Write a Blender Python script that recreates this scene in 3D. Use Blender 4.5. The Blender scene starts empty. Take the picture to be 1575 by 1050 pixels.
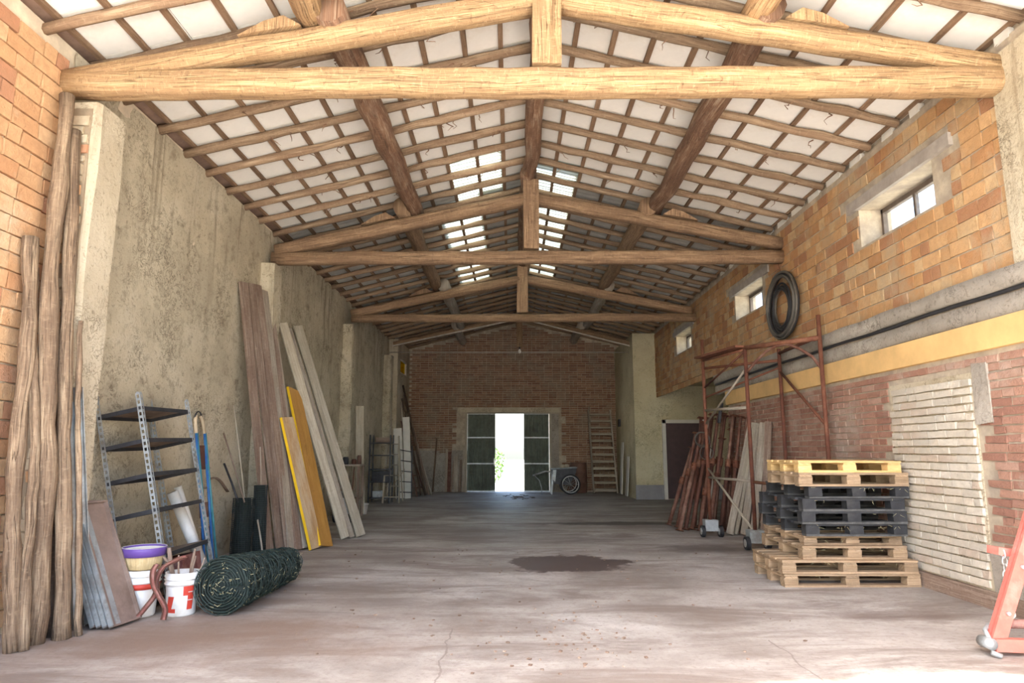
import bpy, math, random
from mathutils import Vector, Matrix, noise as mnoise
rnd = random.Random(7)
C = bpy.context.scene.collection
SC = bpy.context.scene
# ------------------------------------------------------------------ camera
cam = bpy.data.cameras.new('camera'); camo = bpy.data.objects.new('camera', cam); C.objects.link(camo)
cam.sensor_width = 36.0; cam.lens = 36.0*1029.2/1575
camo.location = (0, 0, 1.25); camo.rotation_euler = (math.pi/2 + .162, 0, 0)
cam.clip_start = .05; cam.clip_end = 500
SC.camera = camo
# ------------------------------------------------------------------ world, sun, exposure
w = bpy.data.worlds.new('world'); SC.world = w; w.use_nodes = True
wn = w.node_tree.nodes; wl = w.node_tree.links
bg = wn['Background']; sky = wn.new('ShaderNodeTexSky'); sky.sky_type = 'NISHITA'
sky.sun_disc = False; sky.sun_elevation = math.radians(54); sky.sun_rotation = math.radians(217)
sky.air_density = 1.0; sky.dust_density = 3.0; sky.ozone_density = 1.0
wl.new(sky.outputs[0], bg.inputs[0]); bg.inputs[1].default_value = 0.34
sun = bpy.data.lights.new('sun', 'SUN'); suno = bpy.data.objects.new('sun', sun); C.objects.link(suno)
sun.energy = 9.0; sun.color = (1, .93, .82); sun.angle = math.radians(2.0)
suno.location = (-4, -6, 9)
suno.rotation_euler = Vector((.35, .46, -.81)).to_track_quat('-Z', 'Y').to_euler()
SC.view_settings.view_transform = 'Standard'; SC.view_settings.look = 'None'
SC.view_settings.gamma = 1; SC.view_settings.use_curve_mapping = False
SC.view_settings.exposure = 2.15
SC.cycles.use_denoising = True
SC.cycles.max_bounces = 12; SC.cycles.diffuse_bounces = 8; SC.cycles.transparent_max_bounces = 12
SC.cycles.sample_clamp_indirect = 8
# ------------------------------------------------------------------ mesh helpers
ORG = {}
class MB:
    def __init__(s): s.v = []; s.f = []; s.uv = []
    def add(s, vs, fs, uvs):
        n = len(s.v); s.v += [tuple(v) for v in vs]
        for f, u in zip(fs, uvs): s.f.append(tuple(i+n for i in f)); s.uv.append(u)
    def box(s, c, size, M=None, jit=0.0, skip=()):
        x, y, z = size[0]/2, size[1]/2, size[2]/2
        L = [(-x,-y,-z),(x,-y,-z),(x,y,-z),(-x,y,-z),(-x,-y,z),(x,-y,z),(x,y,z),(-x,y,z)]
        if jit: L = [tuple(a+rnd.uniform(-jit, jit) for a in p) for p in L]
        F = [(0,3,2,1),(4,5,6,7),(0,1,5,4),(1,2,6,5),(2,3,7,6),(3,0,4,7)]
        ax = max(range(3), key=lambda i: size[i]); o = [i for i in range(3) if i != ax]
        uv0 = rnd.uniform(0, 3)
        F = [f for i, f in enumerate(F) if i not in skip]
        U = [[(L[i][o[0]]+L[i][o[1]]*1.3+uv0, L[i][ax]+uv0) for i in f] for f in F]
        c = Vector(c)
        V = [(M @ Vector(p) if M else Vector(p)) + c for p in L]
        s.add(V, F, U)
    def bar(s, p0, p1, wd, h, up=(0,0,1), jit=0.0):
        p0 = Vector(p0); p1 = Vector(p1); d = p1-p0; l = d.length; d = d/l
        up = Vector(up)
        if abs(d.dot(up.normalized())) > .98: up = Vector((0,1,0))
        sx = d.cross(up).normalized(); uz = sx.cross(d)
        M = Matrix((sx, d, uz)).transposed()
        s.box((p0+p1)/2, (wd, l, h), M, jit)
    def tube(s, pts, r, n=8, cap=True, jit=0.0, closed=False, sq=1.0, se=2.0):
        pts = [Vector(p) for p in pts]; m = len(pts)
        rs = r if isinstance(r, (list, tuple)) else [r]*m
        V = []; prev = None; ln = 0; lens = []
        for i, p in enumerate(pts):
            if closed: t = (pts[(i+1) % m]-pts[i-1])
            else: t = pts[min(i+1, m-1)]-pts[max(i-1, 0)]
            t.normalize()
            if prev is None:
                a = Vector((0,0,1)) if abs(t.z) < .9 else Vector((1,0,0))
                u = t.cross(a).normalized()
            else:
                u = (prev - t*prev.dot(t)).normalized()
            prev = u; v = t.cross(u)
            if i: ln += (p-pts[i-1]).length
            lens.append(ln)
            for k in range(n):
                a = 2*math.pi*k/n
                rr = rs[i]*(1+rnd.uniform(-jit, jit))
                if se != 2.0: rr *= (abs(math.cos(a))**se+abs(math.sin(a))**se)**(-1/se)
                V.append(p+u*math.cos(a)*rr+v*math.sin(a)*rr*sq)
        F = []; U = []
        u0 = rnd.uniform(0, 5)
        rng = m if closed else m-1
        for i in range(rng):
            j = (i+1) % m
            for k in range(n):
                k2 = (k+1) % n
                F.append((i*n+k, i*n+k2, j*n+k2, j*n+k))
                c = 2*math.pi*(sum(rs)/m)/n; l1 = lens[j] if j else ln+.1
                U.append([(k*c+u0, lens[i]+u0),((k+1)*c+u0, lens[i]+u0),((k+1)*c+u0, l1+u0),(k*c+u0, l1+u0)])
        if cap and not closed:
            F.append(tuple(range(n-1, -1, -1))); U.append([(V[k].x*2, V[k].y*2) for k in range(n-1, -1, -1)])
            b = (m-1)*n
            F.append(tuple(range(b, b+n))); U.append([(V[k].x*2, V[k].y*2) for k in range(b, b+n)])
        s.add(V, F, U)
    def lathe(s, prof, n=24, o=(0,0,0), M=None):
        V = []; F = []; U = []; o = Vector(o); m = len(prof)
        for r, z in prof:
            for k in range(n):
                a = 2*math.pi*k/n; p = Vector((r*math.cos(a), r*math.sin(a), z))
                V.append((M @ p if M else p)+o)
        for i in range(m-1):
            for k in range(n):
                k2 = (k+1) % n
                F.append((i*n+k, i*n+k2, (i+1)*n+k2, (i+1)*n+k))
                U.append([(k/n, prof[i][1]),((k+1)/n, prof[i][1]),((k+1)/n, prof[i+1][1]),(k/n, prof[i+1][1])])
        s.add(V, F, U)
    def ring(s, c, R, r, axis='X', n=24, m=6, jit=0.0, a0=0, a1=2*math.pi):
        c = Vector(c); pts = []
        full = abs(a1-a0-2*math.pi) < 1e-6
        for i in range(n if full else n+1):
            a = a0+(a1-a0)*i/n; rr = R*(1+rnd.uniform(-jit, jit))
            q = {'X': (0, math.cos(a), math.sin(a)), 'Y': (math.cos(a), 0, math.sin(a)), 'Z': (math.cos(a), math.sin(a), 0)}[axis]
            pts.append(c+Vector(q)*rr)
        s.tube(pts, r, m, closed=full)
    def prism(s, poly, y0, y1, plane='XZ'):
        """polygon (a,b) extruded between y0 and y1 along the missing axis"""
        n = len(poly)
        def P(a, b, y): return {'XZ': (a, y, b), 'YZ': (y, a, b), 'XY': (a, b, y)}[plane]
        V = [P(a, b, y0) for a, b in poly]+[P(a, b, y1) for a, b in poly]
        F = [tuple(range(n-1, -1, -1)), tuple(range(n, 2*n))]+[(i, (i+1) % n, n+(i+1) % n, n+i) for i in range(n)]
        U = [[(V[i][0]+V[i][1], V[i][2]) for i in f] for f in F]
        s.add(V, F, U)
    def mesh(s, name, mt, smooth=False, off=(0,0,0)):
        me = bpy.data.meshes.new(name); o = Vector(off)
        me.from_pydata([Vector(v)-o for v in s.v], [], s.f)
        ul = me.uv_layers.new(name='UVMap')
        flat = [c for u in s.uv for p in u for c in p]
        ul.data.foreach_set('uv', flat)
        if smooth: me.polygons.foreach_set('use_smooth', [True]*len(me.polygons))
        for q in (mt if isinstance(mt, (list, tuple)) else [mt]): me.materials.append(q)
        me.update(); return me
    def build(s, name, mt, parent=None, smooth=False, org=None):
        off = Vector(org) if org is not None else (ORG[parent.name].copy() if parent else Vector((0,0,0)))
        me = s.mesh(name, mt, smooth, off)
        o = bpy.data.objects.new(name, me); C.objects.link(o)
        if parent:
            o.parent = parent; o.location = off-ORG[parent.name]
        else: o.location = off
        ORG[o.name] = off
        return o
def thing(name, loc, label, cat, group=None):
    o = bpy.data.objects.new(name, None); C.objects.link(o); o.location = loc; o.empty_display_size = .1
    ORG[o.name] = Vector(loc); o['label'] = label; o['category'] = cat
    if group: o['group'] = group
    return o
def tag(o, label, cat, group=None):
    o['label'] = label; o['category'] = cat
    if group: o['group'] = group
    return o
def struct(o): o['kind'] = 'structure'; return o
def stuff(o): o['kind'] = 'stuff'; return o
def inst(name, me, parent, loc, rot=None):
    o = bpy.data.objects.new(name, me); C.objects.link(o); o.parent = parent
    o.location = Vector(loc)-ORG[parent.name]
    if rot: o.rotation_euler = rot
    ORG[o.name] = Vector(loc); return o
def copytree(root, loc, label=None, rz=None):
    r = root.copy(); C.objects.link(r); r.location = loc; ORG[r.name] = Vector(loc)
    if rz is not None: r.rotation_euler = (0, 0, rz)
    if label: r['label'] = label
    for ch in list(root.children):
        c = ch.copy(); C.objects.link(c); c.parent = r
        for g in list(ch.children):
            d = g.copy(); C.objects.link(d); d.parent = c
    return r
# ------------------------------------------------------------------ materials
class N:
    def __init__(s, name):
        s.m = bpy.data.materials.new(name); s.m.use_nodes = True
        s.t = s.m.node_tree; s.n = s.t.nodes; s.b = s.n['Principled BSDF']
    def new(s, t, **k):
        n = s.n.new(t)
        for a, v in k.items(): setattr(n, a, v)
        return n
    def ln(s, a, b): s.t.links.new(a, b)
    def coord(s, kind='Object', scale=(1,1,1)):
        tc = s.new('ShaderNodeTexCoord'); mp = s.new('ShaderNodeMapping'); mp.inputs['Scale'].default_value = scale
        s.ln(tc.outputs[kind], mp.inputs[0]); return mp.outputs[0]
    def noise(s, vec, sc=5, det=4, rough=.6, dist=0):
        n = s.new('ShaderNodeTexNoise'); n.inputs['Scale'].default_value = sc; n.inputs['Detail'].default_value = det
        n.inputs['Roughness'].default_value = rough; n.inputs['Distortion'].default_value = dist
        if vec is not None: s.ln(vec, n.inputs['Vector'])
        return n.outputs['Fac']
    def ramp(s, fac, stops, interp='LINEAR'):
        r = s.new('ShaderNodeValToRGB'); e = r.color_ramp.elements; r.color_ramp.interpolation = interp
        while len(e) < len(stops): e.new(.5)
        for q, (p, c) in zip(e, stops): q.position = p; q.color = (*c, 1) if len(c) == 3 else c
        s.ln(fac, r.inputs[0]); return r.outputs[0]
    def mix(s, fac, a, b, mode='MIX'):
        x = s.new('ShaderNodeMix', data_type='RGBA', blend_type=mode)
        for i, v in ((0, fac), (6, a), (7, b)):
            if hasattr(v, 'links') or hasattr(v, 'is_output'): s.ln(v, x.inputs[i])
            elif isinstance(v, (int, float)): x.inputs[i].default_value = v
            else: x.inputs[i].default_value = (*v, 1)
        return x.outputs[2]
    def math(s, op, a, b=0.0, c=None):
        x = s.new('ShaderNodeMath', operation=op)
        for i, v in enumerate((a, b) if c is None else (a, b, c)):
            if hasattr(v, 'is_output'): s.ln(v, x.inputs[i])
            else: x.inputs[i].default_value = v
        return x.outputs[0]
    def rand(s):
        oi = s.new('ShaderNodeObjectInfo'); g = s.new('ShaderNodeNewGeometry')
        return s.math('FRACT', s.math('ADD', oi.outputs['Random'], g.outputs['Random Per Island']))
    def out(s, col, rough=.85, bump=None, bs=.3, bd=.02, metal=0, spec=.3):
        if hasattr(col, 'is_output'): s.ln(col, s.b.inputs['Base Color'])
        else: s.b.inputs['Base Color'].default_value = (*col, 1)
        if hasattr(rough, 'is_output'): s.ln(rough, s.b.inputs['Roughness'])
        else: s.b.inputs['Roughness'].default_value = rough
        s.b.inputs['Metallic'].default_value = metal
        s.b.inputs['Specular IOR Level'].default_value = spec
        if bump is not None:
            q = s.new('ShaderNodeBump'); q.inputs['Strength'].default_value = bs; q.inputs['Distance'].default_value = bd
            s.ln(bump, q.inputs['Height']); s.ln(q.outputs[0], s.b.inputs['Normal'])
        return s.m
def wood(name, dark, mid, light, fine=1.0, patch=None, rough=.8, bs=.4, adze=.35, crack=.4):
    k = N(name); uv = k.coord('UV', (24*fine, 1.3, 1)); uv2 = k.coord('UV', (5, 1.6, 1)); uv3 = k.coord('UV', (120*fine, 4, 1))
    g = k.noise(uv, 1, 6, .7, .5); g2 = k.noise(uv2, 1, 5, .65); g3 = k.noise(uv3, 1, 4, .65)
    h = k.math('ADD', k.math('MULTIPLY', g, .55), k.math('MULTIPLY', g3, .45))
    c = k.ramp(h, [(.36, dark), (.5, mid), (.63, light)])
    c = k.mix(k.ramp(g2, [(.42, (0,0,0)), (.6, (1,1,1))]), c, k.mix(.6, c, patch or dark))
    ad = k.noise(k.coord('UV', (16, 34, 1)), 1, 4, .7, .6)
    c = k.mix(k.math('MULTIPLY', k.ramp(ad, [(.56, (0,0,0)), (.68, (1,1,1))]), adze), c, light)
    c = k.mix(k.math('MULTIPLY', k.ramp(ad, [(.30, (1,1,1)), (.42, (0,0,0))]), adze*1.4), c, dark)
    cr = k.noise(k.coord('UV', (30*fine, .7, 1)), 1, 3, .5, .8)
    cl = k.ramp(k.math('ABSOLUTE', k.math('SUBTRACT', cr, .47)), [(.002, (1,1,1)), (.010, (0,0,0))])
    c = k.mix(k.math('MULTIPLY', cl, crack), c, tuple(q*.45 for q in dark))
    v = k.math('ADD', k.math('MULTIPLY', k.rand(), .4), .8)
    vv = k.new('ShaderNodeCombineColor')
    for i in range(3): k.ln(v, vv.inputs[i])
    c = k.mix(1.0, c, vv.outputs[0], 'MULTIPLY')
    hh = k.math('SUBTRACT', k.math('ADD', h, k.math('MULTIPLY', ad, .5)), k.math('MULTIPLY', cl, .6))
    return k.out(c, rough, hh, bs, .012)
def plain(name, col, rough=.6, metal=0, var=.25, sc=8, bs=.1, dirt=None, spec=.4):
    k = N(name); v = k.coord('Object'); n = k.noise(v, sc, 5, .65); n2 = k.noise(v, sc*6, 3, .6)
    lo = tuple(c*(1-var) for c in col); hi = tuple(min(1, c*(1+var)) for c in col)
    c = k.ramp(n, [(.3, lo), (.7, hi)])
    if dirt: c = k.mix(k.ramp(k.noise(v, sc*.6, 6, .7), [(.48, (0,0,0)), (.66, (1,1,1))]), c, dirt)
    return k.out(c, rough, n2, bs, .005, metal, spec)
def rust(name, a=(.16,.06,.035), b=(.09,.035,.025), c=(.25,.12,.07)):
    k = N(name); v = k.coord('Object'); n = k.noise(v, 9, 6, .7); n2 = k.noise(v, 60, 3)
    r = k.rand()
    col = k.ramp(k.math('ADD', k.math('MULTIPLY', n, .75), k.math('MULTIPLY', r, .25)), [(.3, b), (.5, a), (.72, c)])
    return k.out(col, .75, n2, .3, .004, .25)
def brickmat(name, cols, stain=None, stain_amt=(.5,.68), rough=.9):
    k = N(name); v = k.coord('Object')
    tcw = k.new('ShaderNodeNewGeometry'); r = k.rand()
    st = [(i/len(cols), c) for i, c in enumerate(cols)]
    c = k.ramp(r, st, 'CONSTANT')
    n = k.noise(tcw.outputs['Position'], 14, 5, .65); n2 = k.noise(tcw.outputs['Position'], 70, 3)
    c = k.mix(k.ramp(n, [(.3, (0,0,0)), (.75, (.55,.55,.55))]), c, tuple(x*.55 for x in cols[0]))
    if stain:
        n3 = k.noise(tcw.outputs['Position'], 1.6, 6, .7)
        c = k.mix(k.ramp(n3, [(stain_amt[0], (0,0,0)), (stain_amt[1], (.85,.85,.85))]), c, stain)
    return k.out(c, rough, k.math('ADD', n2, k.math('MULTIPLY', n, 1.5)), .8, .008)
def plaster(name, base, light, dark, stain, warm=None, st=(.56,.7), streak=True):
    k = N(name); v = k.coord('Object')
    a = k.noise(v, 1.1, 6, .65); b = k.noise(v, 4.5, 8, .72); d = k.noise(v, 30, 5, .7)
    c = k.ramp(a, [(.3, dark), (.5, base), (.68, light)])
    c = k.mix(k.ramp(b, [(st[0], (0,0,0)), (st[1], (.8,.8,.8))]), c, stain)
    vo = k.new('ShaderNodeTexNoise'); vo.inputs['Scale'].default_value = 16; vo.inputs['Detail'].default_value = 4; vo.inputs['Distortion'].default_value = 2.0
    k.ln(v, vo.inputs['Vector'])
    c = k.mix(k.ramp(vo.outputs['Fac'], [(.58, (0,0,0)), (.68, (.5,.5,.5))]), c, tuple(x*.7 for x in stain))
    rg = k.noise(v, 8, 6, .68, 1.6); msk = k.ramp(k.noise(v, 1.3, 5, .7), [(.47, (0,0,0)), (.6, (1,1,1))])
    ln_ = k.ramp(k.math('ABSOLUTE', k.math('SUBTRACT', rg, .5)), [(.008, (1,1,1)), (.03, (0,0,0))])
    c = k.mix(k.math('MULTIPLY', k.math('MULTIPLY', ln_, msk), .8), c, tuple(x*.5 for x in stain))
    if streak:
        sv = k.coord('Object', (4.0, 4.0, .22)); s = k.noise(sv, 1.6, 5, .65, .3)
        z = k.new('ShaderNodeSeparateXYZ'); k.ln(v, z.inputs[0])
        up = k.ramp(k.math('MULTIPLY', z.outputs['Z'], .2), [(.45, (0,0,0)), (.85, (1,1,1))])
        f = k.math('MULTIPLY', k.ramp(s, [(.53, (0,0,0)), (.66, (1,1,1))]), up)
        c = k.mix(k.math('MULTIPLY', f, .8), c, stain)
    if warm: c = k.mix(k.ramp(k.noise(v, .6, 3), [(.45, (0,0,0)), (.65, (.6,.6,.6))]), c, warm)
    h = k.math('ADD', b, k.math('MULTIPLY', d, .5))
    return k.out(c, .95, h, .6, .03, 0, .15)

M = {}
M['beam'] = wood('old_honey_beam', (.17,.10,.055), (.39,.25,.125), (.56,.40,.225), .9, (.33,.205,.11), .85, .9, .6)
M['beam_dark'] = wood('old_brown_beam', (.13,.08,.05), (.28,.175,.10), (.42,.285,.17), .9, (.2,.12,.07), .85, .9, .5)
M['bark'] = wood('bark_log', (.09,.05,.03), (.22,.12,.07), (.40,.30,.21), .6, (.13,.07,.045), .9, .8)
M['rafter'] = wood('rafter_wood', (.13,.08,.05), (.27,.185,.115), (.40,.30,.2), .9, (.19,.115,.07), .9, .7)
M['batten'] = wood('batten_wood', (.14,.085,.05), (.24,.155,.095), (.33,.23,.15), 1.2, (.17,.10,.06))
M['pole'] = wood('rough_pole_wood', (.08,.052,.033), (.24,.165,.105), (.43,.325,.21), .8, (.14,.092,.06), .95, 1.0, .28)
M['pole_dark'] = wood('dark_bark_pole', (.05,.035,.025), (.13,.085,.06), (.32,.24,.16), .6, (.08,.055,.04), .9, .9)
M['plank_brown'] = wood('weathered_brown_plank', (.12,.08,.06), (.25,.18,.135), (.40,.32,.25), 1.3, (.17,.105,.075))
M['plank_grey'] = wood('weathered_grey_plank', (.20,.165,.13), (.34,.29,.23), (.48,.43,.35), 1.3, (.25,.2,.15))
M['plank_pale'] = wood('pale_plank', (.24,.205,.15), (.37,.325,.25), (.48,.425,.335), 1.2, (.29,.245,.18))
M['pallet'] = wood('pallet_wood', (.20,.13,.075), (.34,.235,.14), (.46,.34,.22), 1.0, (.24,.17,.11))
M['pallet_new'] = wood('fresh_yellow_pallet_wood', (.45,.28,.10), (.64,.43,.18), (.74,.55,.28), 1.0, (.5,.32,.13))
M['mortar_pale'] = plain('pale_mortar', (.66,.56,.42), .95, 0, .2, 6, .3)
M['mortar_grey'] = plain('grey_mortar', (.42,.35,.26), .95, 0, .25, 6, .4, (.30,.25,.2))
M['bed_dark'] = plain('old_dark_mortar', (.26,.20,.135), .95, 0, .25, 6, .4)
M['brick_left'] = brickmat('orange_brick', [(.58,.33,.17),(.63,.39,.21),(.53,.28,.14),(.64,.42,.24),(.60,.36,.19),(.48,.24,.14)], (.60,.47,.32), (.55,.75))
M['brick_upper'] = brickmat('large_orange_brick', [(.50,.28,.125),(.56,.34,.165),(.44,.225,.10),(.57,.39,.21),(.50,.29,.135),(.37,.18,.095)], (.40,.31,.20), (.50,.68))
M['brick_lower'] = brickmat('red_brick', [(.35,.185,.13),(.40,.225,.16),(.31,.155,.11),(.45,.28,.21),(.37,.2,.145)], (.42,.33,.265), (.5,.68))
M['brick_white'] = brickmat('limewashed_brick', [(.60,.54,.44),(.66,.60,.50),(.54,.48,.39),(.64,.56,.45),(.52,.42,.33)], (.50,.46,.39), (.5,.66))
M['brick_lime'] = brickmat('yellowed_limewash_brick', [(.54,.45,.31),(.58,.49,.35),(.48,.39,.27),(.55,.43,.28)], (.36,.28,.19), (.45,.6))
M['brick_back'] = brickmat('dark_red_brick', [(.27,.15,.095),(.31,.18,.115),(.23,.12,.08),(.34,.2,.13)], (.24,.19,.14), (.46,.64))
M['plaster'] = plaster('old_lime_plaster', (.50,.44,.32), (.59,.53,.405), (.40,.345,.25), (.20,.16,.11), None, (.54,.70))
M['pillar'] = plaster('pale_pillar_plaster', (.52,.45,.33), (.60,.53,.40), (.42,.35,.24), (.27,.21,.135), None, (.6,.74))
M['room'] = plaster('yellow_room_plaster', (.56,.50,.33), (.62,.57,.40), (.48,.42,.27), (.42,.37,.24), None, (.6,.8), False)
M['concrete_band'] = plaster('rough_concrete_ledge', (.36,.32,.27), (.46,.42,.36), (.27,.24,.2), (.18,.15,.12), None, (.58,.72), False)
M['band'] = plain('ochre_painted_band', (.66,.43,.18), .8, 0, .15, 3, .15)
M['grey_paint'] = plain('grey_skirting_paint', (.27,.26,.27), .7, 0, .12, 5)
M['lintel'] = plain('cast_concrete_lintel', (.34,.30,.26), .9, 0, .2, 7, .3)
M['panel'] = plain('white_roof_panel', (.80,.78,.73), .9, 0, .06, 3, .1, (.70,.66,.59))
M['panel_grey'] = plain('grey_roof_sheet', (.42,.41,.38), .6, .2, .18, 3, .1, (.30,.28,.25))
M['roof_out'] = plain('outer_roof_sheet', (.3,.2,.15), .9)
M['metal_grey'] = plain('galvanised_grey_metal', (.40,.43,.44), .5, .55, .2, 10, .1, (.28,.27,.25))
M['metal_dark'] = plain('dark_metal', (.05,.05,.055), .55, .5, .3)
M['steel'] = plain('bright_steel', (.62,.62,.6), .4, .8, .15)
M['shelf_rust'] = plain('brown_rusted_sheet', (.20,.145,.11), .7, .3, .3, 7, .15, (.13,.085,.06))
M['tray_rust'] = plain('brown_shelf_sheet', (.27,.20,.165), .65, .25, .2, 5, .1, (.2,.14,.11))
M['rust'] = rust('rusted_steel')
M['window_iron'] = plain('grey_brown_window_iron', (.13,.10,.08), .7, .1)
M['rust_red'] = rust('red_rusted_prop', (.14,.06,.042), (.08,.038,.028), (.27,.165,.12))
M['red_paint'] = plain('faded_red_paint', (.50,.13,.10), .55, 0, .15, 9, .1, (.5,.2,.16))
M['red_dull'] = plain('dull_red_paint', (.22,.075,.06), .6, 0, .25, 9, .1, (.40,.22,.18))
M['white_plastic'] = plain('white_plastic', (.74,.73,.70), .45, 0, .06, 4, .05, (.6,.57,.5))
M['red_print'] = plain('red_print', (.52,.05,.03), .5, 0, .1)
M['purple'] = plain('purple_plastic', (.13,.07,.30), .4, 0, .1)
M['tan_basket'] = wood('woven_tan', (.40,.29,.14), (.55,.42,.22), (.64,.52,.31), 1.6)
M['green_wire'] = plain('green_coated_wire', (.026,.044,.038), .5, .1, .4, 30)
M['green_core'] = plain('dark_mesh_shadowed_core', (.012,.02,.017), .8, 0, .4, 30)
M['grass_bit'] = plain('dry_grass', (.42,.38,.22), .9, 0, .3)
M['black_mesh'] = plain('black_green_mesh', (.018,.024,.024), .6, .1, .4, 30)
M['blue'] = plain('blue_paint', (.03,.14,.42), .45, 0, .25, 9, .05, (.05,.22,.34))
M['teal'] = plain('teal_paint', (.05,.22,.26), .5, 0, .25, 9)
M['pale_wood'] = wood('bent_pale_wood', (.42,.32,.2), (.58,.46,.3), (.68,.56,.4))
M['yellow_board'] = wood('yellow_formwork_board', (.36,.17,.035), (.48,.245,.055), (.56,.32,.09), .5, (.42,.22,.06), .5, .1)
M['yellow_board_worn'] = wood('worn_formwork_board', (.38,.22,.10), (.50,.32,.16), (.60,.42,.24), .5, (.62,.52,.38), .5, .1)
M['yellow_edge'] = plain('bright_yellow_edge', (.80,.50,.02), .5, 0, .08)
M['black_plastic'] = plain('black_recycled_plastic', (.022,.023,.026), .65, 0, .3, 12, .1, (.04,.04,.04))
M['black_dusty'] = plain('dusty_black_plastic', (.075,.075,.072), .8, 0, .4, 12, .1, (.045,.045,.045))
M['rubber'] = plain('black_rubber', (.022,.022,.025), .6, 0, .3, 12)
M['hose_grey'] = plain('grey_hose', (.08,.072,.06), .5, 0, .2, 12)
M['door_brown'] = plain('dark_brown_door', (.075,.045,.045), .6, 0, .15, 6)
M['door_metal'] = plain('green_grey_corrugated_metal', (.13,.15,.115), .6, .2, .2, 5, .05, (.09,.10,.075))
M['white_paint'] = plain('white_paint', (.66,.63,.56), .7, 0, .08, 5)
M['wire'] = plain('pale_wire', (.45,.40,.33), .6, .3)
M['bulb'] = plain('frosted_bulb', (.8,.78,.7), .3, 0, .03)
M['yellow_glass'] = plain('yellow_film', (.85,.68,.05), .4, 0, .1)
M['leaf'] = plain('leaf_green', (.10,.20,.05), .8, 0, .4, 20)
M['gravel'] = plain('pale_gravel', (.62,.60,.55), .95, 0, .2, 12, .3)
M['brown_barrel'] = plain('brown_barrel', (.16,.085,.06), .7, .1, .2)
def glass(name, tint=(.95,.97,.95), a=.92):
    k = N(name); t = k.new('ShaderNodeBsdfTransparent'); t.inputs[0].default_value = (*tint, 1)
    gl = k.new('ShaderNodeBsdfGlossy'); gl.inputs['Roughness'].default_value = .05
    mx = k.new('ShaderNodeMixShader'); mx.inputs[0].default_value = 1-a
    k.ln(t.outputs[0], mx.inputs[1]); k.ln(gl.outputs[0], mx.inputs[2])
    k.ln(mx.outputs[0], k.n['Material Output'].inputs['Surface']); return k.m
M['glass'] = glass('window_glass'); M['glass_yellow'] = glass('yellow_tinted_glass', (1.0,.88,.22), .97)
def translucent(name, col):
    k = N(name); t = k.new('ShaderNodeBsdfTranslucent'); d = k.new('ShaderNodeBsdfDiffuse')
    sv = k.coord('Object', (1,1,1)); wv = k.new('ShaderNodeTexWave'); wv.inputs['Scale'].default_value = 7; wv.bands_direction = 'Y'; wv.inputs['Distortion'].default_value = .5
    k.ln(sv, wv.inputs[0])
    c = k.ramp(wv.outputs['Fac'], [(.35, tuple(x*.12 for x in col)), (.9, col)])
    k.ln(c, t.inputs[0]); d.inputs[0].default_value = (*col, 1)
    mx = k.new('ShaderNodeMixShader'); mx.inputs[0].default_value = .42
    k.ln(d.outputs[0], mx.inputs[1]); k.ln(t.outputs[0], mx.inputs[2])
    k.ln(mx.outputs[0], k.n['Material Output'].inputs['Surface']); return k.m
M['fibreglass'] = translucent('fibreglass_sheet', (.62,.70,.62))
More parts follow.
